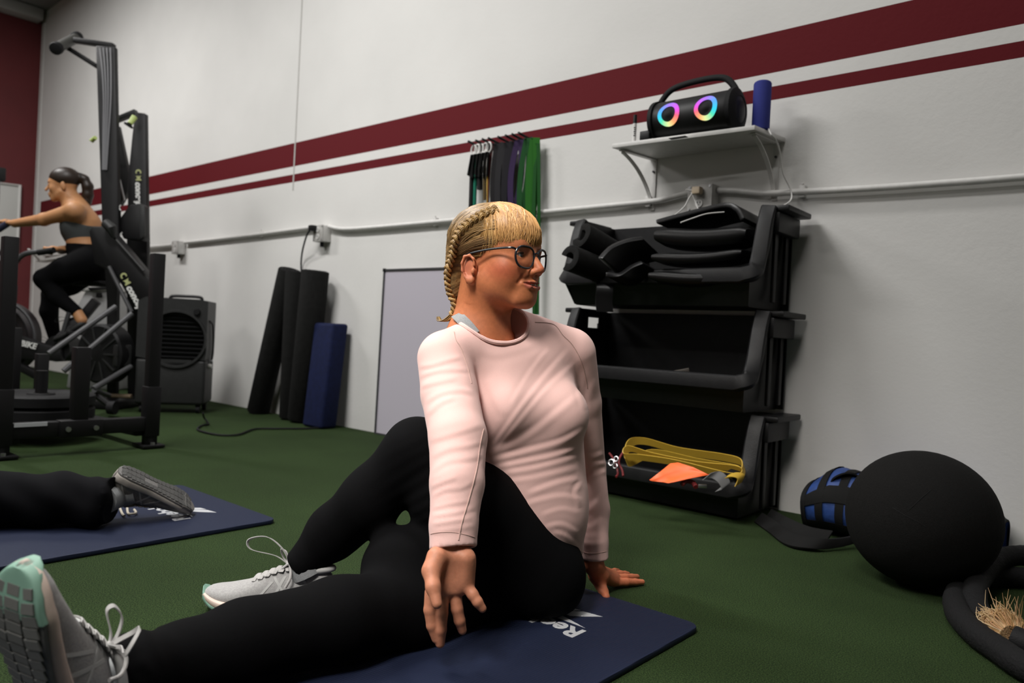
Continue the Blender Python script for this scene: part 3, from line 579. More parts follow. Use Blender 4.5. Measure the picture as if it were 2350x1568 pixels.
for pts in (((-.35, .1), (-.2, .02), (-.05, -.04), (.06, -.1)), ((-.15, .1), (.0, .3), (.1, .42))):
    P = []
    for u_, v_ in spline([np.array([p_[0], p_[1], 0]) for p_ in pts], 8)[:]and [(q[0], q[1]) for q in spline([np.array([p_[0], p_[1], 0.]) for p_ in pts], 8)]:
        d = sd*u_+up*v_+tc*math.sqrt(max(.05, 1-u_*u_-v_*v_)); P.append(np.array([bcn[0], bcn[1], bz])+d*br_*np.array([1, 1, .955]))
    b.tube(P, .0006, 6)
b.build('seam', M['black_rubber'], ball)
M['bag_blue'] = mat('blue nylon', (.016, .048, .19), .6, noise=.25, nscale=25, bump=.3, bscale=60)
M['webbing'] = mat('black webbing', (.006, .006, .006), .85, bump=.3, bscale=500, spec=.2)
c0 = dp(1880, 1180, 2.42); c1 = dp(2290, 1225, 2.30); bag = thing('duffel_bag', 'blue nylon bag with black straps slumped by the wall behind the big ball', 'bag', (c0[0]+.2, c0[1], 0))
d = nrm(np.array([c1[0]-c0[0], 0, 0])); bx0 = float(dp(1812, 1180, 2.42)[0]); bx1 = float(dp(2326, 1225, 2.34)[0]); byc = WALL_Y-.16
def bag_sec(t, grow=0., a0=0, a1=360, n=28):
    x = bx0+(bx1-bx0)*t; e = min(1, (max(t, .0)/.16)**.6, (max(1-t, 0.0)/.12)**.6); e = max(e, .25); hz = (.205 if t < .5 else .205-.09*(t-.5))*(.62+.38*e); hy = .135*(.6+.4*e)
    out = []
    for k in range(n):
        a = math.radians(a0+(a1-a0)*k/(n if a1-a0 >= 360 else n-1)); c, s = math.cos(a), math.sin(a)
        out.append((x, byc+(hy+grow)*abs(c)**.75*(1 if c > 0 else -1)-.012*math.sin(9*t+3*s), .004+hz/2*(1+abs(s)**.8*(1 if s > 0 else -1))*(1+.04*math.sin(14*t+2*c))+grow*s*1.0))
    return out
MB().rings([bag_sec(t) for t in [i/24 for i in range(25)]]).build('bag_body', M['bag_blue'], bag, smooth=70)
for t0, t1 in ((.10, .15), (.22, .265), (.60, .64), (.85, .89)):
    MB().rings([bag_sec(t, .004) for t in (t0, t0+.01, t1-.01, t1)], cap=False).build('strap_band', M['webbing'], bag, smooth=60)
for a0 in (150, 205):
    rs = [bag_sec(t, .005, a0, a0+26, 6) for t in [i/20*.94+.03 for i in range(21)]]
    MB().rings([r+[tuple(np.array(p)*1.0+np.array([0, .003, 0])) for p in r[::-1]] for r in rs]).build('strap_band', M['webbing'], bag, smooth=60)
MB().rings([bag_sec(t, .006) for t in (0.0, .015, .03)], cap=True).build('end_panel', M['webbing'], bag, smooth=60)
MB().rings([bag_sec(t, .006) for t in (.97, .985, 1.0)], cap=True).build('end_panel', M['webbing'], bag, smooth=60)
h = spline([dp(1905, 1116, 2.44), dp(1912, 1100, 2.43), dp(1935, 1089, 2.42), dp(1960, 1090, 2.42), dp(1976, 1103, 2.42), dp(1973, 1120, 2.44)], 8)
MB().ribbon(h, (.3, -.9, .3), .035, .005).build('handle', M['webbing'], bag, smooth=60)
st = [fl(1742, 1190, .014), fl(1775, 1212, .016), fl(1815, 1240, .018), fl(1870, 1249, .022), fl(1925, 1246, .022), fl(1968, 1236, .03)]
t = thing('strap_belt', 'thick black strap lying on the turf between the bins and the bag', 'strap', fl(1850, 1240, 0))
MB().ribbon(spline(st, 8), (.25, .75, .55), .050, .014).build('strap_length', M['webbing'], t, bevel=.003)
MB().ribbon(spline([fl(1765, 1180, .03), fl(1800, 1200, .035), fl(1850, 1222, .03), fl(1905, 1232, .03)], 8), (.2, .7, .65), .045, .010).build('strap_length', M['webbing'], t, bevel=.003)
M['rope'] = mat('black sheathed rope', (.0065, .0065, .007), .8, spec=.2, bump=.6, bscale=160)
rope = thing('battle_rope', 'thick black battle rope coiled at the right edge, with a frayed tan end', 'rope', fl(2290, 1420, 0))
zr = .027
def twisted(path, r, name):
    P = spline(path, 12); o = MB().tube(P, [r*(1+.02*math.sin(i*1.7)) for i in range(len(P))], 14).build(name, M['rope'], rope)
    return o
twisted([np.array([.62, 1.95, zr]), np.array([.45, 2.38, zr]), np.array([.15, 2.42, .05]), fl(2420, 1285, .075), fl(2350, 1275, .075), fl(2290, 1285, .07), fl(2250, 1325, .055), fl(2236, 1370, .04), fl(2246, 1410, zr), fl(2262, 1430, zr)], .027, 'rope_length')
twisted([np.array([.55, 1.85, zr]), np.array([.36, 2.22, zr]), np.array([.12, 2.26, zr]), fl(2440, 1350, zr), fl(2330, 1325, zr), fl(2235, 1330, zr), fl(2196, 1365, zr), fl(2200, 1410, zr), fl(2240, 1455, zr), fl(2290, 1490, zr), fl(2350, 1530, zr), fl(2430, 1560, zr), np.array([.12, 1.70, zr]), np.array([.42, 1.62, zr]), np.array([.75, 1.74, zr])], .027, 'rope_length')
e0 = fl(2342, 1478, .035); e1 = fl(2430, 1500, .03); e9 = [np.array([.62, 2.05, .028]), np.array([.34, 2.02, .028]), np.array([.06, 1.93, .028])]
MB().tube(spline(e9+[e1, fl(2380, 1488, .033), fl(2326, 1466, .038)], 6), .027, 16).build('end_sleeve', M['black_rubber'], rope)
M['fibre'] = mat('tan rope fibre', (.50, .33, .14), .8, vcol='tint')
rng = random.Random(3); b = MB(); cols = []
e0 = fl(2322, 1462, .040)
ax = nrm(fl(2248, 1405, .045)-e0); sx_, sy_, _ = frame_of(ax)
for i in range(1100):
    a = rng.uniform(0, 2*math.pi); r0 = .024*math.sqrt(rng.random()); L = rng.uniform(.035, .088); sp_ = rng.uniform(.1, 1.0)
    rad = sx_*math.cos(a)+sy_*math.sin(a); p0_ = e0+rad*r0; p1_ = e0+ax*L*.55+rad*(r0+.020*sp_)+sx_*rng.gauss(0, .004)+sy_*rng.gauss(0, .004); p2_ = e0+ax*L+rad*(r0*.6+.016*sp_)+np.array([rng.gauss(0, .011), rng.gauss(0, .011), rng.gauss(-.002, .012)])
    if i % 40 == 0: p2_ = p1_+np.array([rng.gauss(0, .008), rng.gauss(0, .008), .045])
    for q_ in (p0_, p1_, p2_): q_[2] = max(q_[2], .004)
    b.tube(spline([p0_, p1_, p2_], 3), [.0013, .0013, .0012, .0011, .0010, .0008, .0004], 3)
    t_ = rng.random(); t2 = min(1, L/.07); cols += [(.34+.30*t_, .20+.28*t_*t2, .07+.22*t_*t2)]*21
o = b.build('frayed_end', M['fibre'], rope); o['kind'] = 'stuff'
def set_tint(o, cols):
    at = o.data.color_attributes.new('tint', 'FLOAT_COLOR', 'POINT'); a = np.ones((len(o.data.vertices), 4), np.float32); c = np.asarray(cols, np.float32); a[:len(c), :3] = c[:len(a)]; at.data.foreach_set('color', a.ravel())
set_tint(o, cols)
# ================================================================ air cooler
A0 = fl(305, 947, 0); A1 = fl(466, 951, 0); A0[2] = A1[2] = 0
ux = nrm(A1-A0); uy = np.array([-ux[1], ux[0], 0]); wc = float(np.linalg.norm(A1-A0)); dc = .30; zc0, zc1 = .055, .735
ac = thing('air_cooler', 'charcoal box-shaped air cooler on castors with a round vent, near the wall', 'air cooler', (A0+A1)/2+uy*dc/2)
pc = lambda u, v, z: A0+ux*u+uy*v+np.array([0, 0, z])
ax3 = (ux, uy, np.array([0, 0, 1.]))
MB().box(pc(wc/2, dc/2, .20), (wc/2, dc/2, .145), ax3).build('water_tank', M['grey_plastic'], ac, bevel=.02, seg=3)
hb = MB(); vcx, vcz, vr = wc*.56, .475, .168
N_ = 40; rim = [pc(vcx+vr*math.cos(2*math.pi*k/N_), 0, vcz+vr*math.sin(2*math.pi*k/N_)) for k in range(N_)]
def sq(k):
    a = 2*math.pi*k/N_; c, s = math.cos(a), math.sin(a)
    tx = ((wc-vcx) if c > 0 else vcx)/max(abs(c), 1e-6); tz = ((zc1-vcz) if s > 0 else (vcz-.345))/max(abs(s), 1e-6); q_ = min(tx, tz); return pc(vcx+q_*c, 0, vcz+q_*s)
out = [sq(k) for k in range(N_)]; inn = [p_+uy*.05 for p_ in rim]; bk = [p_+uy*dc for p_ in out]
hb.rings([inn, rim, out, bk], cap=True)
hb.build('housing', M['grey_plastic'], ac, bevel=.0)
MB().rings([[pc(vcx+(vr+a*.012)*math.cos(2*math.pi*k/N_), -b_*.014, vcz+(vr+a*.012)*math.sin(2*math.pi*k/N_)) for k in range(N_)] for a, b_ in ((1.6, 0), (1.4, 1), (.4, 1), (0, 0), (-.2, -2))], cap=False).build('vent_ring', M['grey_plastic'], ac, smooth=50)
for k in range(-5, 6):
    z = k*.028; hw = math.sqrt(max(.0, (vr-.004)**2-z*z)); MB().box(pc(vcx, .022, vcz+z), (hw, .012, .0025), (ux, nrm(uy+np.array([0, 0, .5])), nrm(np.array([0, 0, 1.])-uy*.5))).build('louvre', M['black_plastic'], ac, smooth=0)
MB().lathe(pc(wc-.065, 0, .655), -uy, [(0, 0), (0, .022), (.02, .018), (.02, 0)], 18).build('dial_knob', M['black_plastic'], ac)
MB().tube(spline([pc(.16, dc*.45, zc1-.005), pc(.17, dc*.45, zc1+.016), pc(.25, dc*.45, zc1+.020), pc(.34, dc*.45, zc1+.018), pc(.355, dc*.45, zc1-.005)], 6), .010, 10).build('carry_handle', M['black_plastic'], ac)
for u, v in ((.04, .04), (wc-.04, .04), (.04, dc-.04), (wc-.04, dc-.04)):
    w_ = MB().cyl(pc(u, v, .026)-ux*.011, pc(u, v, .026)+ux*.011, .026, n=18).build('castor', M['black_rubber'], ac); MB().box(pc(u, v, .052), (.015, .015, .010), ax3).build('castor_fork', M['black_metal'], w_)
s = MB(); s.cyl(pc(wc+.0, .10, .305), pc(wc+.022, .10, .305), .016, n=14); s.build('drain_cap', M['white_plastic'], ac)
MB().cyl(pc(wc, .155, .335), pc(wc+.016, .155, .335), .010, n=12).build('inlet_cap', M['logo_grey'], ac)
MB().tube(spline([pc(wc+.004, .06, .60), pc(wc+.012, .13, .57), pc(wc+.014, .17, .45), pc(wc+.012, .16, .36), pc(wc+.01, .14, .29)], 6), .005, 8).build('drain_hose', M['black_rubber'], ac)
# ================================================================ push sled
bm = 'black_metal'; sx = -3.545
P1 = fl(340, 1025, 0); P0 = fl(6, 1057, 0); sxa = float((P1[0]+P0[0])/2); y1, y0 = float(P1[1])-.01, float(P0[1])
sl = thing('push_sled', 'black push sled with two upright poles, a cross bar and flat feet on the turf', 'sled', (sxa-.3, (y0+y1)/2, 0))
for y in (y0, y1):
    MB().box((sxa, y, .455), (.026, .026, .445)).build('push_pole', M[bm], sl, bevel=.004)
    MB().box((sxa, y, .17), (.032, .032, .115)).build('pole_socket', M[bm], sl, bevel=.004)
    f_ = MB().prism([(sxa-.07, y-.05, .004), (sxa+.055, y-.05, .004), (sxa+.055, y+.05, .004), (sxa-.07, y+.05, .004)], (0, 0, .014)).build('foot_plate', M[bm], sl, bevel=.003)
    MB().cyl((sxa+.035, y, .018), (sxa+.035, y, .028), .010, n=8).build('bolt', M['steel'], f_)
zb = .112
MB().box((sxa, (y0+y1)/2, zb), (.026, (y1-y0)/2-.026, .032)).build('cross_bar', M[bm], sl, bevel=.004)
ym = float(xp(180, 985, sxa)[1])
MB().box((sxa-.004, ym, .27), (.03, .03, .19)).build('short_post', M[bm], sl, bevel=.004)
MB().box((sxa+.012, ym, zb), (.030, .085, .036)).build('clamp_plate', M[bm], sl, bevel=.004)
for dy in (-.055, .055): MB().cyl((sxa+.042, ym+dy, zb), (sxa+.05, ym+dy, zb), .011, n=8).build('bolt', M['steel'], sl)
MB().box((sxa+.028, ym-.19, zb+.026), (.002, .06, .008)).build('tape_patch', M['logo_grey'], sl)
xb = sxa-.95
for y in (y0+.04, y1-.04):
    MB().bar((sxa, y, zb-.03), (xb, y, .05), .05, .05).build('runner', M[bm], sl, bevel=.004)
MB().box((xb+.1, (y0+y1)/2, .075), (.026, (y1-y0)/2-.02, .026)).build('cross_bar', M[bm], sl, bevel=.004)
for px_, ptop, xx in ((35, 752, xb+.12), (97, 812, xb+.25)):
    p_ = xp(px_, ptop, xx); MB().box((xx, p_[1], float(p_[2])/2+.04), (.026, .026, float(p_[2])/2-.04)).build('short_post', M[bm], sl, bevel=.004)
pp_ = dp(112, 910, 3.95); 
MB().cyl((sxa-.42, ym-.02, .05), (sxa-.42, ym-.02, .33), .025, n=16).build('plate_post', M[bm], sl)
MB().box((sxa-.42, ym-.02, .085), (.20, .03, .02)).build('plate_rest', M[bm], sl, bevel=.003)
pl_c = np.array([sxa-.42, ym-.02, .107])
for k, zz in enumerate((.107, .168)):
    t = thing('weight_plate', ('lower' if k == 0 else 'upper')+' black rubber weight plate lying on the push sled', 'weight plate', (pl_c[0], pl_c[1], zz), 'weight plates on the sled')
    MB().rings([[(pl_c[0]+r*math.cos(2*math.pi*i/48), pl_c[1]+r*math.sin(2*math.pi*i/48), zz+h) for i in range(48)] for h, r in ((0.002, .03), (0.002, .215), (.01, .225), (.05, .225), (.058, .215), (.058, .15), (.05, .14), (.05, .06), (.058, .055), (.058, .03))], cap=False, closed=True).build('disc', M['black_rubber'], t, smooth=50)
# ================================================================ ski machine, stored rower, second rower, exercise bike
D1 = 4.95
def poly3(pts, d, th, towards=True):
    P = [dp(x, y, d) for x, y in pts]; return P, -_f*0+np.array([_f[0], _f[1], 0])*th
def slabpoly(name, pts, d, th, m, par, bevel=.004):
    P, o_ = poly3(pts, d, th); return MB().prism(P, o_).build(name, M[m] if isinstance(m, str) else m, par, bevel=bevel)
base = fl(250, 948, 0)
er = thing('ski_machine', 'tall black upright trainer with grey reflection streaks and a padded bar jutting left at its top', 'exercise machine', np.array([dp(245, 500, D1+.05)[0], dp(245, 500, D1+.05)[1], 0]))
slabpoly('tower', [(219, 104), (263, 106), (272, 540), (268, 690), (266, 936), (244, 936), (244, 690), (234, 540)], D1, .045, 'black_metal', er, bevel=.008)
for i, (xa, xm, xb_) in enumerate(((229, 238, 236), (237, 243, 238), (245, 248, 241), (253, 254, 244))):
    MB().tube(spline([dp(xa, 110, D1-.012), dp((xa+xm)/2+1, 160, D1-.012), dp(xm, 230, D1-.012), dp((xm+xb_)/2, 310, D1-.012), dp(xb_, 390, D1-.010)], 8), .0055, 8).build('cord', mat('grey reflection streak', (.16, .16, .17), .45), er)  # grey tubes stand in for bright reflections on the tower front
MB().bar(dp(262, 106, D1+.05), dp(172, 93, D1+.05), .05, .03).build('top_arm', M['black_metal'], er, bevel=.004)
MB().bar(dp(222, 152, D1+.05), dp(152, 108, D1+.05), .04, .03).build('arm_brace', M['black_metal'], er, bevel=.004)
pa, pb_ = dp(133, 109, D1-.10), dp(173, 88, D1+.14)
MB().tube([pa, pb_], .033, 14).build('pad', mat('dark grey pad', (.045, .044, .040), .6), er)
for e_, o_ in ((pa, -1), (pb_, 1)): MB().tube([e_-nrm(pb_-pa)*.045*(o_ < 0), e_+nrm(pb_-pa)*.045*(o_ > 0)], [.040, .040], 14).build('end_cap', M['black_rubber'], er, bevel=.008)
MB().box(dp(256, 938, D1+.05)*[1, 1, 0]+[0, 0, .03], (.16, .22, .025), ((_r0), np.array([_f[0], _f[1], 0]), (0, 0, 1))).build('base_plate', M['black_metal'], er, bevel=.006)
hnd = MB().tube([dp(212, 322, D1+.02), dp(219, 316, D1+.0)], [.014, .013], 10); hnd.build('handle', M['lime'], er); MB().tube([dp(206, 321, D1+.02), dp(214, 324, D1+.02)], [.006, .012], 8).build('handle', M['lime'], er)
# second tower
D2 = 5.15
er2 = thing('ski_machine', 'shorter black trainer tower with pale green handles, upright lettering and a monitor', 'exercise machine', np.array([dp(318, 500, D2)[0], dp(318, 500, D2)[1], 0]))
slabpoly('tower', [(309, 257), (333, 260), (339, 690), (338, 915), (292, 915), (290, 560), (294, 400), (302, 320)], D2, .05, 'black_metal', er2, bevel=.006)
slabpoly('strut', [(262, 285), (270, 288), (294, 398), (292, 440), (275, 470), (262, 470)], D2+.10, .05, 'black_metal', er2)
MB().bar(dp(262, 278, D2+.05), dp(314, 257, D2+.05), .05, .032).build('top_arm', M['grey_plastic'], er2, bevel=.004)
MB().tube([dp(268, 385, D2-.02), dp(286, 460, D2-.03)], .006, 8).build('cord', M['steel'], er2)
h_ = MB().tube([dp(309, 268, D2-.06), dp(298, 284, D2-.08)], [.020, .017], 14).build('handle', M['lime'], er2); MB().lathe(dp(296, 286, D2-.08), nrm(dp(292, 292, D2-.08)-dp(298, 283, D2-.08)), [(-.006, .012), (0, .030), (.008, .033), (.014, .026), (.014, 0)], 20).build('handle_cup', M['black_rubber'], h_)
def logo(o_, xd, yd, size, par, word, s1=1.):
    x = nrm(xd); y = nrm(yd); z = np.cross(x, y); o_ = np.asarray(o_, float)
    P = lambda u, v: o_+x*u*size+y*v*size+z*.002
    ring = [P(.45+.45*math.cos(a), .45+.45*math.sin(a)) for a in [math.radians(60+i*10) for i in range(25)]]+[P(.52+.27*math.cos(a), .45+.27*math.sin(a)) for a in [math.radians(300-i*10) for i in range(25)]]
    MB().prism(ring, -z*.002).build('printed_emblem', mat('pale yellow print', (.36, .38, .17), .6), par, smooth=0)
    MB().prism([P(.98, 0), P(1.2, .18), P(1.5, .22), P(1.5, .05), P(1.75, .0), P(1.75, .9), P(1.5, .85), P(1.5, .68), P(1.2, .72), P(.98, .9), P(1.05, .45)], -z*.002).build('printed_emblem', mat('pale yellow print', (.36, .38, .17), .6), par, smooth=0)
    text_obj('printed_word', word, size*1.28, P(1.95, 0), x, y, 'logo_white', par, ext=.001, off=.003, shear=.25)
dn = nrm(dp(322, 480, D2)-dp(316, 385, D2)); 
logo(dp(311, 389, D2-.012), dp(313, 480, D2)-dp(311, 389, D2), dp(330, 389, D2)-dp(311, 389, D2), .044, er2, 'concept2')
mon = slabpoly('monitor', [(276, 498), (296, 470), (322, 466), (330, 474), (331, 548), (322, 552), (282, 548), (274, 530)], D2-.16, .09, 'black_plastic', er2, bevel=.012)
slabpoly('monitor_side', [(318, 468), (331, 472), (332, 540), (321, 548)], D2-.175, .02, 'grey_plastic', mon, bevel=.004)
for x_, y_ in ((279, 477), (282, 540)):
    MB().tube([dp(x_+5*math.cos(a), y_+6*math.sin(a), D2-.18) for a in [math.radians(100+i*14) for i in range(12)]], .004, 6).build('clip', M['logo_white'], mon)
# stored rower leaning across
er3 = thing('rowing_machine', 'black rowing machine standing folded, its lettered beam slanting behind the cyclist', 'exercise machine', np.array([dp(270, 600, 4.8)[0], dp(270, 600, 4.8)[1], 0]))
D3 = 4.75
slabpoly('beam', [(203, 530), (212, 519), (238, 520), (248, 528), (344, 642), (343, 690), (308, 706), (262, 628), (216, 606)], D3, .12, 'black_metal', er3, bevel=.01)
MB().tube([dp(250, 612, D3-.02), dp(302, 716, D3-.02)], .013, 8).build('side_rail', M['dull_steel'], er3)
MB().tube([dp(240, 522, D3-.02), dp(262, 545, D3-.02), dp(330, 622, D3-.02)], .008, 8).build('edge_rail', M['grey_plastic'], er3)
logo(dp(274, 631, D3-.015), dp(318, 706, D3)-dp(274, 627, D3), dp(287, 619, D3)-dp(273, 627, D3), .046, er3, 'concept2')
MB().tube([dp(242, 512, D3-.04), dp(256, 524, D3-.05), dp(262, 545, D3-.03)], [.03, .034, .015], 12).build('hinge', M['grey_plastic'], er3)
for a, b_, r_ in (((112, 812), (266, 704), .017), ((146, 852), (303, 720), .017), ((214, 893), (300, 842), .017), ((216, 896), (250, 908), .015)):
    MB().tube([dp(a[0], a[1], D3-.35), dp(b_[0], b_[1], D3-.05)], r_, 10).build('leg_tube', M['dull_steel'], er3)
fc = dp(243, 812, D3+.05); fa = nrm(np.array([.35, -.9, 0]))
MB().lathe(fc, fa, [(-.06, 0), (-.06, .17), (-.05, .19), (.05, .19), (.06, .175), (.055, .12), (.065, .05), (.065, 0)], 36).build('flywheel', M['black_plastic'], er3)
for k in range(10):
    a = 2*math.pi*k/10; x_, y_, _ = frame_of(fa); d_ = x_*math.cos(a)+y_*math.sin(a); MB().bar(fc+fa*.062+d_*.05, fc+fa*.062+d_*.17, .010, .006, up=fa).build('flywheel_spoke', M['grey_plastic'], er3)
MB().box(dp(277, 816, D3+.0), (.05, .05, .07)).build('damper_box', M['grey_plastic'], er3, bevel=.01)
MB().tube([fl(212, 905, .08)*0+dp(214, 902, D3-.3), dp(258, 935, D3-.3)], .02, 10).build('foot_bar', M['black_metal'], er3)
MB().lathe(dp(258, 936, D3-.32), _r0, [(-.02, 0), (-.02, .04), (.02, .04), (.02, 0)], 18).build('wheel', M['black_rubber'], er3)
MB().tube([dp(255, 908, D3+.1), dp(302, 910, D3+.1)], .014, 10).build('wooden_bar', mat('pale wood', (.22, .16, .10), .6), er3)
# white tote behind the bike, ledge, board on the left wall
tt = thing('white_tote', 'pale grey plastic tub with a lid standing behind the cyclist', 'tub', np.array([dp(225, 800, 6.2)[0], dp(225, 800, 6.2)[1], 0]))
slabpoly('tub_body', [(196, 665), (266, 668), (262, 897), (150, 893), (176, 700)], 6.05, .3, mat('pale grey plastic', (.36, .36, .36), .5), tt, bevel=.02)
slabpoly('lid', [(173, 656), (200, 645), (268, 654), (268, 668), (175, 668)], 6.03, .34, M['white_plastic'], tt, bevel=.01)
slabpoly('lid_handle', [(200, 660), (245, 658), (246, 663), (206, 668)], 6.01, .02, 'black_plastic', tt)
slabpoly('clip', [(221, 672), (231, 672), (233, 682), (219, 682)], 6.03, .02, 'black_plastic', tt)
lg = wl(130, 592, .02); t = thing('wall_ledge', 'white ledge fixed to the back wall behind the cyclist', 'ledge', lg)
a, b_ = wl(95, 600, .08), wl(172, 588, .08)
MB().bar(a, b_, .10, .02).build('ledge_board', M['white_paint'], t, bevel=.003)
MB().bar(wl(66, 572, .30), wl(95, 601, .08), .02, .012).build('ledge_arm', M['white_paint'], t)
def xw(x, y): return xp(x, y, X0+.03)
q0, q1, q2, q3 = xw(-70, 412), xw(45, 426), xw(38, 592), xw(-75, 606)
t = thing('wall_board', 'white rounded board on the maroon wall at the left edge', 'board', q2)
MB().prism([q0, q1, q2, q3], (-.025, 0, 0)).build('board_panel', mat('white board enamel', (.52, .52, .50), .3), t, bevel=.012)
P_ = [q0, q1, q2, q3]; MB().tube([p_+np.array([.008, 0, 0]) for p_ in P_], .018, 8, closed=True).build('board_frame', M['white_plastic'], t)
# exercise bike
D4 = 5.2
bk = thing('exercise_bike', 'dark fan exercise bike that the woman in the grey top is riding', 'exercise bike', np.array([dp(80, 800, D4)[0], dp(80, 800, D4)[1], 0]))
fn = dp(5, 775, D4+.05); fx = nrm(np.array([_f[0], _f[1], 0])); R4 = .255
MB().lathe(fn-fx*.07, fx, [(0, 0), (0, R4*.9), (.03, R4), (.11, R4), (.14, R4*.9), (.14, 0)], 40).build('fan_housing', mat('dark fan cage', (.010, .006, .007), .5), bk)
x_, y_, _ = frame_of(fx)
for r_ in (.08, .13, .18, .225): MB().tube([fn-fx*(.072)+r_*(x_*math.cos(a)+y_*math.sin(a)) for a in [2*math.pi*i/36 for i in range(36)]], .0035, 6, closed=True).build('cage_ring', M['black_metal'], bk)
MB().tube([fn-fx*.045+R4*1.01*(x_*math.cos(a)+y_*math.sin(a)) for a in [2*math.pi*i/40 for i in range(40)]], .010, 8, closed=True).build('cage_rim', M['dull_steel'], bk)
slabpoly('frame_beam', [(0, 770), (45, 772), (100, 790), (138, 800), (140, 830), (60, 826), (0, 822)], D4-.14, .06, 'black_metal', bk, bevel=.01)
P = dp(46, 786, D4-.15); text_obj('printed_word', 'BIKE', .055, dp(46, 793, D4-.155), dp(75, 800, D4-.155)-dp(46, 793, D4-.155), np.array([0, 0, 1.]), 'logo_white', bk, ext=.001, off=.002, shear=.3)
MB().bar(dp(25, 830, D4-.1), dp(85, 862, D4-.1), .05, .05).build('stabiliser', M['black_metal'], bk, bevel=.005)
MB().bar(dp(120, 812, D4), dp(222, 690, D4+.03), .05, .06).build('seat_tube', M['black_metal'], bk, bevel=.005)
MB().bar(dp(-10, 900, D4), dp(150, 905, D4), .06, .05).build('base_beam', M['black_metal'], bk, bevel=.005)
MB().tube(spline([dp(15, 690, D4-.16), dp(24, 640, D4-.16), dp(34, 606, D4-.17), dp(52, 586, D4-.18), dp(78, 579, D4-.19), dp(112, 578, D4-.2)], 8), .017, 12).build('handle_arm', M['dull_steel'], bk)
MB().tube([dp(88, 580, D4-.195), dp(124, 574, D4-.21)], .021, 12).build('hand_grip', M['black_rubber'], bk)
slabpoly('arm_cover', [(8, 655), (32, 652), (30, 690), (16, 735), (0, 745), (-10, 700)], D4-.18, .05, M['grey_plastic'], bk, bevel=.012)
MB().tube(spline([dp(-30, 600, D4+.2), dp(-14, 545, D4+.2), dp(-2, 525, D4+.2), dp(16, 513, D4+.2)], 8), .018, 12).build('handle_arm', M['dull_steel'], bk)
MB().tube([dp(-4, 527, D4+.2), dp(22, 510, D4+.2)], .024, 12).build('hand_grip', mat('navy grip', (.010, .012, .035), .6), bk)
MB().tube([dp(12, 575, D4-.1), dp(27, 583, D4-.1)], [.05, .045], 14).build('console_end', M['black_rubber'], bk)
sd_ = dp(214, 648, D4+.03); MB().rings([[sd_+_r0*u*.13+np.array([_f[0], _f[1], 0])*math.cos(2*math.pi*k/16)*w_+np.array([0, 0, 1])*math.sin(2*math.pi*k/16)*.03*(1 if math.sin(2*math.pi*k/16) < 0 else .5) for k in range(16)] for u, w_ in ((-1.1, .02), (-.8, .04), (-.2, .06), (.4, .11), (.8, .12), (1, .06))]).build('saddle', M['black_rubber'], bk, smooth=60)
cr0 = dp(150, 800, D4)
MB().lathe(cr0, fx, [(-.10, 0), (-.10, .09), (.06, .09), (.06, 0)], 24).build('crank_case', M['black_plastic'], bk)
cA, cB = dp(178, 765, D4-.15), dp(122, 806, D4+.17)
MB().bar(cr0-fx*.12, cA, .03, .015).build('crank_arm', M['dull_steel'], bk); MB().bar(cr0+fx*.1, cB, .03, .015).build('crank_arm', M['dull_steel'], bk)
for c_ in (cA, cB): MB().box(c_, (.05, .05, .012), (_r0, fx, (0, 0, 1))).build('pedal', M['black_rubber'], bk, bevel=.004)
MB().bar(dp(158, 718, D4-.16), dp(136, 792, D4-.14), .012, .03).build('side_strut', M['dull_steel'], bk)
t = thing('black_device', 'small black device on a grey pole at the far left edge', 'device', dp(-8, 480, 6.2)*[1, 1, 0])
MB().box(dp(-6, 400, 6.2), (.05, .05, .055)).build('device_body', M['black_plastic'], t, bevel=.008)
MB().cyl(dp(-6, 416, 6.2), dp(-4, 416, 6.2)*[1, 1, 0]+[0, 0, .0], .022, n=12).build('pole', mat('grey pole', (.28, .28, .29), .4), t)
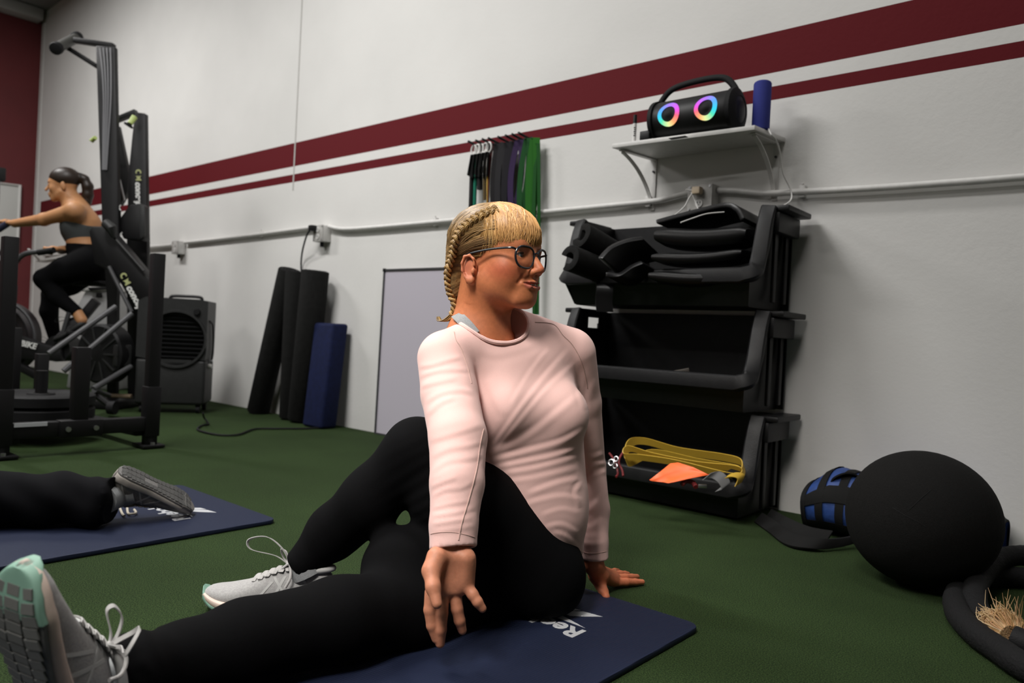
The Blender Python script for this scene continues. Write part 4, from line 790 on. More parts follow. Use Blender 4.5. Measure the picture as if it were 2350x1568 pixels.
# ================================================================ implicit surfaces for bodies, clothes and shoes
class Sdf:
    def __init__(s): s.ops = []
    def _a(s, fn, c, rad, k, mode): s.ops.append((fn, np.asarray(c, np.float32), float(rad), float(k), mode)); return s
    def cone(s, a, b, ra, rb=None, k=.02, mode='u', flat=None, fs=1.):
        a = np.asarray(a, np.float32); b = np.asarray(b, np.float32); rb = ra if rb is None else rb; ba = b-a; L2 = float(ba@ba)+1e-12
        fn_ = None if flat is None else nrm(flat).astype(np.float32)
        def f(p):
            if fn_ is not None: q = p-a; h0 = np.clip(q@ba/L2, 0, 1); pr = (q-h0[:, None]*ba)@fn_; p = p+fn_*(pr*(1/fs-1))[:, None]
            pa = p-a; h = np.clip(pa@ba/L2, 0, 1); d = np.linalg.norm(pa-h[:, None]*ba, axis=1)-(ra+(rb-ra)*h)
            return d*(fs if fs < 1 else 1)
        return s._a(f, (a+b)/2, np.linalg.norm(ba)/2+max(ra, rb)*max(1, fs), k, mode)
    def chain(s, pts, rs, k=.01, mode='u'):
        for i in range(len(pts)-1): s.cone(pts[i], pts[i+1], rs[i] if not np.isscalar(rs) else rs, rs[i+1] if not np.isscalar(rs) else rs, k, mode)
        return s
    def ell(s, c, r, ax=None, k=.02, mode='u'):
        c = np.asarray(c, np.float32); r = np.asarray(r, np.float32); A = (np.eye(3) if ax is None else np.array(ax)).astype(np.float32)
        def f(p):
            q = (p-c)@A.T; k0 = np.linalg.norm(q/r, axis=1); k1 = np.linalg.norm(q/(r*r), axis=1)+1e-9; return k0*(k0-1)/k1
        return s._a(f, c, r.max(), k, mode)
    def half(s, c, n, rad, k=.004):      # cut away the side the normal points to, inside a ball
        c = np.asarray(c, np.float32); n = nrm(n).astype(np.float32)
        def f(p): return np.maximum(-((p-c)@n), np.linalg.norm(p-c, axis=1)-rad)
        return s._a(f, c, rad, k, 's')
    def ev(s, p, pad=.03):
        d = np.full(len(p), .5, np.float32)
        for fn, c, rad, k, mode in s.ops:
            m = np.nonzero(((p-c)**2).sum(1) < (rad+pad+k)**2)[0]
            if not len(m): continue
            v = fn(p[m]).astype(np.float32); o = d[m]
            if mode == 'u':
                h = np.maximum(k-np.abs(o-v), 0)/k; d[m] = np.minimum(o, v)-h*h*k*.25
            else:
                v = -v; h = np.maximum(k-np.abs(o-v), 0)/k; d[m] = np.maximum(o, v)+h*h*k*.25
        return d
    def bounds(s):
        u = [(c-r, c+r) for f, c, r, k, m in s.ops if m == 'u']
        return np.min([a for a, b in u], 0)-.02, np.max([b for a, b in u], 0)+.02
    def mesh(s, h, newton=2):
        lo, hi = s.bounds(); B = 8; cs = B*h; n = np.ceil((hi-lo)/cs).astype(int)+1
        g = np.stack(np.meshgrid(*[np.arange(k) for k in n], indexing='ij'), -1).reshape(-1, 3)
        pad = cs*1.6+.01
        cd = np.concatenate([s.ev((lo+(q+.5)*cs).astype(np.float32), pad) for q in np.array_split(g, max(1, len(g)//200000))])
        g = g[np.abs(cd) < cs*1.35]
        c9 = np.stack(np.meshgrid(*[np.arange(B+1)]*3, indexing='ij'), -1).reshape(-1, 3); keys = []; vs = []; edges = []
        S = (n.max()+2)*B
        offs = [(0, 0, 0), (1, 0, 0), (0, 1, 0), (1, 1, 0), (0, 0, 1), (1, 0, 1), (0, 1, 1), (1, 1, 1)]
        EP = [(0, 1), (2, 3), (4, 5), (6, 7), (0, 2), (1, 3), (4, 6), (5, 7), (0, 4), (1, 5), (2, 6), (3, 7)]
        oc = np.array(offs, np.float32)
        for q in np.array_split(g, max(1, len(g)//400)):
            idx = (q[:, None, :]*B+c9[None]); P = (lo+idx.reshape(-1, 3)*h).astype(np.float32)
            V = s.ev(P, pad).reshape(len(q), B+1, B+1, B+1)
            cv = np.stack([V[:, a:a+B, b:b+B, c:c+B] for a, b, c in offs], -1)
            ng = (cv < 0).sum(-1); mk = (ng > 0) & (ng < 8); w_ = np.argwhere(mk)
            if not len(w_): continue
            vals = cv[mk]; cell = q[w_[:, 0]]*B+w_[:, 1:]
            acc = np.zeros((len(w_), 3), np.float32); cnt = np.zeros(len(w_), np.float32)
            for a, b in EP:
                va, vb = vals[:, a], vals[:, b]; x = (va < 0) != (vb < 0); t = np.where(x, va/np.where(x, va-vb, 1), 0)
                acc += np.where(x[:, None], oc[a]+(oc[b]-oc[a])*t[:, None], 0); cnt += x
            vs.append(lo+(cell+acc/cnt[:, None])*h); keys.append((cell[:, 0].astype(np.int64)*S+cell[:, 1])*S+cell[:, 2])
            edges.append(np.stack([(vals[:, 0] < 0), (vals[:, 1] < 0), (vals[:, 2] < 0), (vals[:, 4] < 0)], 1))
        keys = np.concatenate(keys); vs = np.concatenate(vs); edges = np.concatenate(edges); o = np.argsort(keys); keys, vs, edges = keys[o], vs[o], edges[o]
        faces = []
        st = {0: S*S, 1: S, 2: 1}
        for ax_, (u, v) in ((0, (1, 2)), (1, (2, 0)), (2, (0, 1))):
            x = np.nonzero(edges[:, 0] != edges[:, ax_+1])[0]; k0 = keys[x]
            ks = [k0, k0-st[u], k0-st[u]-st[v], k0-st[v]]; ii = [np.clip(np.searchsorted(keys, k), 0, len(keys)-1) for k in ks]
            ok = np.all([keys[i] == k for i, k in zip(ii, ks)], 0); f = np.stack(ii, 1)[ok]; fl_ = edges[x[ok], 0]
            f[~fl_] = f[~fl_][:, ::-1]; faces.append(f)
        vs = vs.astype(np.float32)
        for _ in range(newton):
            d = s.ev(vs, pad); G = s.grad(vs, h*.5, pad); gl = (G*G).sum(1)+1e-9; stp = np.clip(d/np.sqrt(gl), -h, h); vs = vs-G/np.sqrt(gl)[:, None]*stp[:, None]
        return vs, np.concatenate(faces)
    def grad(s, p, e, pad=.03):
        G = np.empty_like(p)
        for i in range(3):
            o = np.zeros(3, np.float32); o[i] = e; G[:, i] = (s.ev(p+o, pad)-s.ev(p-o, pad))/(2*e)
        return G
def mesh_obj(name, vs, fs, m, parent, label=None):
    me = bpy.data.meshes.new(name); me.vertices.add(len(vs)); me.vertices.foreach_set('co', np.asarray(vs, np.float32).ravel())
    me.loops.add(fs.size); me.loops.foreach_set('vertex_index', fs.astype(np.int32).ravel()); me.polygons.add(len(fs))
    me.polygons.foreach_set('loop_start', np.arange(0, fs.size, fs.shape[1], dtype=np.int32)); me.polygons.foreach_set('use_smooth', np.ones(len(fs), bool))
    me.update(calc_edges=True); me.validate()
    return link(name, me, parent, M[m] if isinstance(m, str) else m, label)
def vnormals(vs, fs):
    a, b, c, d = [vs[fs[:, i]] for i in range(4)]; fn = np.cross(c-a, d-b); n = np.zeros_like(vs)
    for i in range(4): np.add.at(n, fs[:, i], fn)
    return n/(np.linalg.norm(n, axis=1)[:, None]+1e-12)
def lap(vs, fs, disp, it=1):
    for _ in range(it):
        acc = np.zeros_like(disp); cnt = np.zeros(len(vs))
        for i in range(4):
            a, b = fs[:, i], fs[:, (i+1) % 4]; np.add.at(acc, a, disp[b]); np.add.at(cnt, a, 1); np.add.at(acc, b, disp[a]); np.add.at(cnt, b, 1)
        c_ = np.maximum(cnt, 1); disp = .5*disp+.5*acc/(c_[:, None] if disp.ndim > 1 else c_)
    return disp
# ---------------------------------------------------------------- a training shoe, built along x (heel 0 to toe 1), z up, then set in place
def interp(t, xs, ys): return float(np.interp(t, xs, ys))
def make_shoe(name, parent, org, axis, upv, L, mats, laces=True, loop=True, lab=None, side=1, lug=True):
    axis = nrm(axis); upv = nrm(np.asarray(upv, float)-axis*(np.asarray(upv, float)@axis)); lat = np.cross(upv, axis)*side; org = np.asarray(org, float)
    T = lambda x, y, z: org+axis*x*L+lat*y*L+upv*z*L
    ts = [0, .03, .08, .16, .28, .42, .56, .68, .78, .87, .93, .97, 1.0]
    W = lambda t: interp(t, [0, .02, .06, .14, .25, .4, .55, .7, .8, .9, .96, .985, 1], [.050, .09, .118, .140, .143, .132, .150, .176, .176, .143, .099, .068, .024])
    bend = lambda t: .018*math.sin(math.pi*t)-.02*max(0, t-.6)
    spring = lambda t: interp(t, [0, .08, .25, .7, .85, 1], [.030, .008, 0, 0, .018, .075])
    mid_t = lambda t: spring(t)+interp(t, [0, .1, .3, .6, .85, 1], [.125, .122, .110, .092, .080, .055])
    top = lambda t: interp(t, [0, .03, .10, .2, .34, .42, .55, .68, .8, .9, .96, 1], [.20, .30, .34, .315, .330, .315, .258, .212, .182, .168, .152, .115])
    tt = sorted(set([i/36 for i in range(37)]+[.01, .985, .993]))
    n = 28
    def ring(t, z0, z1, g, p=2.6, taper=.0):
        out = []
        for k in range(n):
            a = 2*math.pi*k/n; c, s = math.cos(a), math.sin(a); y = abs(c)**(2/p)*(1 if c > 0 else -1); z = abs(s)**(2/p)*(1 if s > 0 else -1)
            w_ = (W(t)+g)*(1-taper*(z*.5+.5)); out.append(T(t, bend(t)+w_*y, (z0+z1)/2+(z1-z0)/2*z))
        return out
    up = MB().rings([ring(t, spring(t)+.03, top(t), -.006, 2.3, interp(t, [0, .12, .3, .5, .7, 1], [.42, .42, .48, .42, .25, .3])) for t in tt]).build(name, mats['upper'], parent, smooth=70, label=lab)
    md = MB().rings([ring(t, spring(t)+.018, mid_t(t), .006, 5) for t in tt]).build('midsole', mats['mid'], up, smooth=50)
    ot = MB().rings([ring(t, spring(t)+.0, spring(t)+.030, -.002, 6) for t in tt]).build('outsole', mats['out'], up, smooth=50)
    if lug:
        b = MB(); 
        for i in range(17):
            t = .05+i*.054
            for y in (-.62, 0, .62):
                if .30 < t < .46 and y == 0: continue
                w_ = W(t)*.26; c = T(t, bend(t)+W(t)*y, spring(t)-.004); sl = (spring(t+.02)-spring(t-.02))/.04; d = nrm(axis+upv*sl+lat*.35*(-y)); l2 = nrm(np.cross(upv, d)); b.box(c, (.0225*L, w_*1.08*L, .0034*L), (d, l2, np.cross(d, l2)))
        b.build('tread', mats['lug'], ot, smooth=0)['kind'] = 'stuff'
        # tinted toe bumper and heel patch
        MB().rings([ring(t, spring(t)-.006, spring(t)+.034+.05*max(0, (t-.93)/.07), .006, 5) for t in (.80, .84, .87, .90, .93, .955, .97, .985, .995, 1.0)]).build('toe_rubber', mats['toe'], ot, smooth=50)
    # ankle collar
    col = []
    for k in range(24):
        a = 2*math.pi*k/24; t = .17+.155*math.cos(a)*(1.05 if math.cos(a) > 0 else 1); col.append(T(t, bend(t)+.066*math.sin(a), .325+.03*math.cos(a)*(1 if math.cos(a) > 0 else -.3)))
    MB().tube(spline(col, 2, True), .022*L, 10, closed=True).build('collar', mats['trim'], up, smooth=70)
    tg = []
    for i in range(7):
        t = .60-.30*i/6; tg.append([T(t+.01*q_*q_, bend(t)+y, top(t)+.012*(1-q_*q_)+(.0 if i < 5 else .035*(i-4))) for q_, y in [(j/4*2-1, (j/4*2-1)*.048) for j in range(5)]])
    MB().rings([r+[p-upv*.012*L for p in r[::-1]] for r in tg]).build('tongue', mats['trim'], up, smooth=60)
    # side overlay stripes
    for sgn in (-1, 1):
        for t0, t1, z0, z1 in ((.30, .44, .10, .27), (.44, .36, .10, .28), (.56, .45, .10, .24), (.10, .22, .13, .26)):
            P = []
            for i in range(8):
                u = i/7; t = t0+(t1-t0)*u; z = z0+(z1-z0)*u; tp = interp(t, [0, .12, .3, .5, .7, 1], [.42, .42, .48, .42, .25, .3]); zz0, zz1 = spring(t)+.03, top(t)
                zz = min(.995, max(-.995, (z-(zz0+zz1)/2)/((zz1-zz0)/2))); y = (1-abs(zz)**2.3)**(1/2.3); w_ = (W(t)-.006)*(1-tp*(zz*.5+.5)); P.append(T(t, bend(t)+sgn*(w_*y+.001), z))
            MB().ribbon(P, axis, .022*L, .003*L).build('overlay', mats['trim'], up, smooth=60)
    if laces:
        for i in range(5):
            t0 = .60-.052*i; t1 = t0-.045
            for sg in (-1, 1):
                P = []
                for j in range(6):
                    u = j/5; t = t0+(t1-t0)*u; y = sg*(-.062+.124*u); P.append(T(t, bend(t)+y, top(t)+.020-.030*(abs(y)/.062)**2))
                MB().ribbon(P, axis, .026*L, .006*L).build('lace', mats['lace'], up, smooth=60)
        kt = .355; K = (kt, bend(kt), top(kt)+.030)
        MB().ball(T(*K), .024*L, 12, 8).build('lace_knot', mats['lace'], up)
        if loop:
            for sg in (-1, 1):
                pts = [(kt, bend(kt), K[2]), (kt+.05, sg*.07, K[2]+.065), (kt+.11, sg*.15, K[2]+.055), (kt+.10, sg*.19, K[2]-.02), (kt+.05, sg*.16, K[2]-.05), (kt+.02, sg*.07, K[2]-.0)]
                if sg*loop > 0: pts = [(kt, bend(kt), K[2]), (kt+.05*loop, sg*.02, K[2]+.11*loop), (kt+.17*loop, sg*.03, K[2]+.20*loop), (kt+.30*loop, sg*.05, K[2]+.18*loop), (kt+.28*loop, sg*.06, K[2]+.11*loop), (kt+.10*loop, sg*.03, K[2]+.06*loop)]
                MB().ribbon(spline([T(*p_) for p_ in pts], 7, True), lat*.6+axis*.2+upv*.3, .026*L, .006*L, True).build('lace_loop', mats['lace'], up, smooth=70)
                MB().tube(spline([T(kt, bend(kt), K[2]), T(kt-.03, sg*.08, K[2]), T(kt-.05, sg*.135, K[2]-.07), T(kt-.02, sg*.15, K[2]-.14)], 5), .010*L, 8).build('lace_end', mats['lace'], up)
    return up
SH1 = dict(upper=mat('pale grey knit', (.34, .335, .33), .85, noise=.12, nscale=260, bump=.3, bscale=700), mid=mat('cream foam midsole', (.60, .48, .41), .6, noise=.06), out=mat('grey rubber outsole', (.15, .15, .14), .7, noise=.2, nscale=70),
           lug=mat('grey tread', (.150, .152, .142), .7), toe=mat('mint rubber', (.20, .36, .28), .6), trim=mat('light grey trim', (.45, .45, .44), .8), lace=mat('grey lace', (.44, .43, .42), .85, bump=.4, bscale=900))
SH2 = dict(upper=mat('silver grey mesh', (.20, .185, .17), .6, noise=.2, nscale=60), mid=mat('grey foam', (.36, .33, .30), .55), out=mat('grey outsole', (.13, .125, .12), .7), lug=mat('charcoal tread', (.055, .054, .052), .7), toe=mat('grey toe rubber', (.16, .15, .14), .6), trim=mat('silver overlay', (.42, .40, .37), .4), lace=mat('cream lace', (.42, .38, .31), .85))
SH3 = dict(upper=mat('black knit', (.014, .013, .014), .8), mid=mat('black foam', (.018, .018, .018), .6), out=M['black_rubber'], lug=M['black_rubber'], toe=M['black_rubber'], trim=mat('charcoal trim', (.022, .022, .024), .8), lace=M['black_rubber'])
# ================================================================ the seated woman in the pink shirt
woman = thing('person', 'woman in a pale pink long-sleeved top and glasses, twisting on the near mat', 'person', fl(1230, 1400, 0))
fh = np.array([_f[0], _f[1], 0]); fh = nrm(fh); rh = nrm(np.cross(fh, (0, 0, 1)))
th = math.radians(57)
HY = math.sin(th)*rh-math.cos(th)*fh; HZ = np.array([0, 0, 1.]); HX = np.cross(HY, HZ)      # face direction, up, her right (towards the lens)
HO = dp(1127, 591, 1.62)
def hd(x, y, z): return HO+HX*x+HY*y+HZ*z
HA = (HX, HY, HZ)
P = dp
# ---- joints
shR, elR, wrR = P(1022, 824, 1.56), P(1050, 1010, 1.44), P(1036, 1240, 1.335)
shL, elL, wrL = P(1312, 812, 1.73), P(1350, 1072, 1.83), fl(1362, 1296, .075)
dW = float((wrL-_C)@_f)
hipL, knL, akL = P(1228, 1318, 1.62), P(957, 1036, 1.55), fl(697, 1292, .105)
hipR, knR, akR = P(1085, 1350, 1.60), fl(775, 1425, .082), fl(302, 1548, .088)
neck = hd(0, -.030, -.185)
# ---- body: head, neck, arms, hands, trunk and legs in one skin
B = Sdf()
def sym(f):
    f(1); f(-1)
B.ell(hd(0, .004, .036), (.0735, .097, .079), HA, .03)
B.ell(hd(0, .052, .040), (.061, .050, .048), HA, .03)
B.ell(hd(0, .056, -.022), (.058, .049, .072), HA, .03)
sym(lambda s: B.cone(hd(s*.049, .018, -.056), hd(s*.023, .083, -.092), .0155, .0140, .03)); sym(lambda s: B.ell(hd(s*.040, .046, -.046), (.022, .030, .030), HA, .03))
B.ell(hd(0, .0935, -.0900), (.024, .0190, .0165), HA, .02)
B.ell(hd(0, .035, -.068), (.047, .055, .030), HA, .03)
sym(lambda s: B.ell(hd(s*.036, .069, -.031), (.025, .024, .024), HA, .022))
sym(lambda s: B.ell(hd(s*.036, .072, -.052), (.014, .013, .014), HA, .02))
B.cone(hd(-.030, .090, .021), hd(.030, .090, .021), .0105, None, .016)
sym(lambda s: B.ell(hd(s*.032, .109, -.001), (.0155, .012, .0105), HA, .012, 's'))
B.cone(hd(0, .098, .010), hd(0, .1245, -.0275), .0072, .0098, .012)
sym(lambda s: B.ell(hd(s*.0105, .114, -.0335), (.0075, .0100, .0068), HA, .006))
sym(lambda s: B.ell(hd(s*.0065, .1165, -.0415), (.0035, .0055, .003), HA, .002, 's'))
B.ell(hd(0, .0935, -.062), (.027, .0205, .023), HA, .02)
sym(lambda s: B.ell(hd(s*.0315, .0855, -.001), (.0142, .0125, .0122), HA, .004))
sym(lambda s: B.ell(hd(s*.0315, .1000, -.0005), (.0115, .0090, .0036), HA, .002, 's'))
def face_y(x, z):
    ys = np.linspace(.15, .05, 200); v = B.ev(np.array([hd(x, y, z) for y in ys], np.float32)); k = int(np.argmax(v < 0)); return float(ys[k])
fy = {(x, z): face_y(x, z) for x in (0., .005, .010, .016, .022, .026, .030, .034, .038) for z in (-.038, -.046, -.053, -.0555, -.0565, -.0575, -.059, -.060, -.0655, -.0675)}
def lips(s):
    B.chain([hd(s*.030, fy[.030, -.0565]-.0020, -.0566), hd(s*.016, fy[.016, -.0565]+.0003, -.0562), hd(s*.005, fy[.005, -.0555]+.0002, -.0543), hd(0, fy[0., -.0555]-.0004, -.0553)], [.0018, .0032, .0036, .0032], .004)
    B.chain([hd(s*.029, fy[.030, -.059]-.0008, -.0585), hd(s*.016, fy[.016, -.0655]+.0002, -.0642), hd(0, fy[0., -.0655]-.0024, -.0660)], [.0016, .0034, .0038], .006)
    B.chain([hd(s*.0315, fy[.030, -.0575]+.0010, -.0568), hd(s*.016, fy[.016, -.059]+.0020, -.0590), hd(0, fy[0., -.059]+.0025, -.0600)], [.0013, .0034, .0040], .0012, 's')
    B.chain([hd(s*.022, fy[.022, -.038]+.0012, -.036), hd(s*.030, fy[.030, -.046]+.0012, -.046), hd(s*.038, fy[.038, -.0565]+.0012, -.058)], [.0009, .0013, .0006], .007, 's')
sym(lips)
# ears
EA = nrm(HX*1+HY*-.35)
def ear(s):
    c = lambda y, z, x=0: hd(s*(.0735+.0055*x-.10*(y-.006)), y*.92+.004, z*.92-.033)
    B.ell(c(-.004, .002), (.0060, .0165, .0275), HA, .006)
    B.chain([c(.012, .008, 1.4), c(.010, .022, 1.6), c(.000, .030, 1.8), c(-.012, .027, 1.9), c(-.018, .012, 1.9), c(-.017, -.004, 1.7), c(-.011, -.018, 1.3), c(-.004, -.026, 1)], [.0025, .0026, .0028, .0029, .0028, .0026, .0026, .0040], .003)
    B.ell(c(.001, -.026, .8), (.005, .0085, .0080), HA, .006)
    B.ell(c(-.002, -.003, 2.6), (.0085, .0088, .0150), HA, .004, 's')
    B.ell(c(.010, -.006, 1.6), (.0035, .004, .0065), HA, .004)
sym(ear)
# neck and trunk
B.cone(hd(0, -.012, -.060), neck+[0, 0, -.02], .0545, .060, .035)
B.cone(hd(-.030, .012, -.075), hd(-.012, .035, -.20), .014, .014, .02)
B.cone(hd(.040, .000, -.075), hd(.008, .030, -.205), .015, .013, .02)
B.cone(neck+[0, 0, -.02], P(1165, 880, 1.70), .066, .075, .05)
B.ell(P(1172, 930, 1.69), (.115, .070, .15), (nrm(rh*.9+fh*.42), nrm(fh*.9-rh*.42), HZ), .05)
B.ell(P(1205, 1130, 1.67), (.09, .07, .14), (rh, fh, HZ), .05)
B.cone(P(1170, 1300, 1.69), P(1205, 1310, 1.66), .08, .08, .05)
B.cone(P(1120, 805, 1.65), shR, .038, .038, .03); B.cone(P(1200, 800, 1.69), shL, .038, .038, .03)
B.chain([shR, elR, wrR], [.040, .032, .0255], .02)
B.chain([shL, P(1333, 925, 1.775), elL, P(1362, 1170, dW+.045), P(1361, 1245, dW+.014), wrL], [.036, .034, .030, .026, .0205, .0215], .006)
B.chain([hipL, P(1090, 1170, 1.555), knL, P(855, 1140, 1.56), P(765, 1218, 1.585), akL], [.06, .05, .04, .035, .03, .025], .01); B.chain([hipR, P(930, 1405, 1.45), knR, fl(560, 1478, .075), fl(420, 1520, .070), akR], [.06, .05, .04, .038, .032, .028], .01)
# right hand, palm to the lens, fingers down
d0 = 1.315
H_ = lambda x, y, d: P(x, y, d)
B.cone(wrR, H_(1030, 1275, 1.322), .0260, .029, .012, flat=fh, fs=.78)
B.cone(H_(1012, 1285, 1.318), H_(1000, 1345, 1.305), .0190, .0170, .014)
B.cone(H_(1035, 1290, 1.322), H_(1024, 1352, 1.315), .0185, .0160, .014)
B.cone(H_(1062, 1290, 1.322), H_(1052, 1350, 1.318), .0190, .0150, .014)
B.cone(H_(1068, 1282, 1.312), H_(1071, 1338, 1.314), .0175, .0140, .014)
B.ell(H_(1040, 1315, 1.288), (.016, .010, .022), (rh, fh, HZ), .012, 's')
B.chain([H_(1003, 1280, 1.302), H_(990, 1310, 1.285), H_(994, 1348, 1.262), H_(1003, 1386, 1.248)], [.0190, .0155, .0118, .0085], .007)       # thumb
B.chain([H_(990, 1360, 1.305), H_(987, 1400, 1.300), H_(992, 1436, 1.298), H_(1001, 1466, 1.300)], [.0118, .0110, .0100, .0080], .003)        # index
B.chain([H_(1016, 1362, 1.312), H_(1013, 1408, 1.302), H_(1011, 1446, 1.298), H_(1010, 1477, 1.300)], [.0122, .0114, .0104, .0082], .003)      # middle
B.chain([H_(1044, 1362, 1.318), H_(1049, 1398, 1.312), H_(1055, 1425, 1.312), H_(1061, 1447, 1.316)], [.0116, .0104, .0096, .0076], .003)      # ring
B.chain([H_(1071, 1345, 1.312), H_(1085, 1365, 1.304), H_(1096, 1382, 1.300), H_(1107, 1397, 1.302)], [.0110, .0098, .0090, .0072], .003)      # little
# left hand, flat on the turf behind her
g = lambda x, y, z: fl(x, y, z)
B.cone(wrL, g(1377, 1322, .045), .0225, .021, .012)
B.cone(g(1370, 1318, .045), g(1408, 1334, .020), .0185, .0125, .014)
B.cone(g(1374, 1318, .045), g(1412, 1327, .022), .0185, .0125, .014)
B.cone(g(1370, 1312, .045), g(1408, 1320, .022), .0175, .0125, .014)
B.chain([g(1368, 1322, .045), g(1378, 1343, .026), g(1385, 1358, .016), g(1391, 1370, .012)], [.0175, .0125, .0105, .0088], .007)
B.chain([g(1410, 1336, .017), g(1437, 1336, .015), g(1458, 1336, .011), g(1474, 1336, .0085)], [.0108, .0092, .0080, .0064], .003)
B.chain([g(1410, 1328, .019), g(1435, 1326, .017), g(1450, 1325, .012), g(1462, 1324, .0085)], [.0108, .0092, .0080, .0064], .003)
B.chain([g(1408, 1320, .019), g(1424, 1318, .016), g(1434, 1318, .012), g(1441, 1318, .0085)], [.0104, .0088, .0078, .0062], .003)
B.chain([g(1402, 1315, .019), g(1411, 1312, .015), g(1418, 1311, .009)], [.0098, .0082, .0062], .003)
vs, fs = B.mesh(.0026)
body = mesh_obj('body', vs, fs, 'skin', woman)
# skin tint: blush, lips, knuckles
q = (vs-HO)@np.stack(HA, 1); base = np.array([.52, .180, .076]); col = np.tile(base, (len(vs), 1)); inhead = (np.linalg.norm(q, axis=1) < .19)
def blob(c, r, colr, amt):
    w_ = np.exp(-(((q-np.array(c))/np.array(r))**2).sum(1))*amt*inhead; return w_[:, None], np.array(colr)
for c, r, cc, am in (((.045, .066, -.034), (.030, .034, .022), (.37, .050, .026), .95), ((-.045, .066, -.034), (.030, .034, .022), (.37, .050, .026), .95), ((0, .128, -.028), (.014, .014, .014), (.46, .11, .06), .6),
                     ((.080, -.004, -.03), (.02, .02, .034), (.47, .14, .085), .7), ((0, .02, -.16), (.09, .09, .05), (.38, .115, .052), .6), ((0, .09, -.1), (.03, .03, .014), (.50, .165, .08), .5), ((.0315, .1, .010), (.02, .02, .006), (.28, .13, .09), .5), ((-.0315, .1, .010), (.02, .02, .006), (.28, .13, .09), .5)):
    w_, cc = blob(c, r, cc, am); col = col*(1-w_)+cc*w_
lipw = np.clip(1-np.abs(q[:, 2]+.0600)/.0092, 0, 1)*np.clip((.0295-np.abs(q[:, 0]))/.006, 0, 1)*(q[:, 1] > .08)*inhead; lipw = (np.clip(lipw*2.2, 0, 1)*.8)[:, None]; col = col*(1-lipw)+np.array([.40, .105, .080])*lipw
hl_ = np.linalg.norm(vs-g(1400, 1330, .03), axis=1) < .14; col[hl_] = col[hl_]*.55+np.array([.52, .14, .08])*.45
hr_ = np.linalg.norm(vs-P(1035, 1370, 1.3), axis=1) < .13; col[hr_] = np.array([.52, .215, .125])
nz = (np.sin(vs[:, 0]*310)*np.sin(vs[:, 1]*270+1)*np.sin(vs[:, 2]*290+2))[:, None]; col = col*(1+.06*nz)
set_tint(body, np.clip(col, 0, 1))
for s_ in (1, -1):
    e_ = MB().ball(hd(s_*.0315, .0865, .0005), .0115, 18, 12).build('eye', M['eye_white'], woman)
    gz = nrm(HY*1+HX*-.12); ec = hd(s_*.0315, .0865, .0005)
    MB().lathe(ec+gz*.0098, gz, [(0, .0062), (.0013, .0052), (.0018, .002), (.0018, 0)], 18).build('iris', M['iris'], e_)
    MB().tube([hd(s_*(.0315+.0125*math.cos(a)), .0985-.0055*abs(math.cos(a))**2, .0005+.0042*math.sin(a)) for a in [math.pi*i/10 for i in range(11)]], .0014, 6).build('lashes', M['dark_hair'], e_)
    eb = MB(); rg = random.Random(5)
    for i in range(26):
        u = i/25; x_ = .013+.034*u; c_ = hd(s_*x_, .1015-.0165*u**1.6, .0175+.004*math.sin(u*2.6)+rg.uniform(-.002, .002)); eb.tube([c_, c_+HX*s_*.006+HZ*.002-HY*.0015*u], [.0007, .0003], 4)
    eo = eb.build('eyebrow', mat('light brown brow', (.20, .11, .05), .7), woman); eo['kind'] = 'stuff'
tb = MB()
for i in range(8):
    u = (i-3.5)/3.5; tb.box(hd(u*.0185, fy[0., -.059]-.0028-.0095*u*u, -.0582), (.0021, .0016, .0027), (nrm(HX-HY*.5*u), nrm(HY+HX*.5*u), HZ))
tb.build('teeth', M['teeth'], woman, bevel=.0006)
MB().ball(hd(0, .092, -.0600), (.012, .012, .0035), 14, 8).build('mouth', M['mouth'], woman)
# ---- hair: cap, fringe strands, braid
CR = np.array([.0795, .1040, .0775]); CC = np.array([0, .000, .0385])
Hs = Sdf(); Hs.ell(hd(*CC), CR, HA, .01)
Hs.ell(hd(0, -.075, -.035), (.052, .030, .075), HA, .03)
Hs.ell(hd(0, .118, -.040), (.120, .078, .070), HA, .012, 's')
Hs.ell(hd(.105, .022, -.045), (.05, .045, .056), HA, .010, 's'); Hs.ell(hd(-.105, .022, -.045), (.05, .045, .056), HA, .010, 's')
Hs.ell(hd(0, .075, -.10), (.14, .11, .085), HA, .010, 's')
hv, hf = Hs.mesh(.003)
hq = (hv-HO)@np.stack(HA, 1)
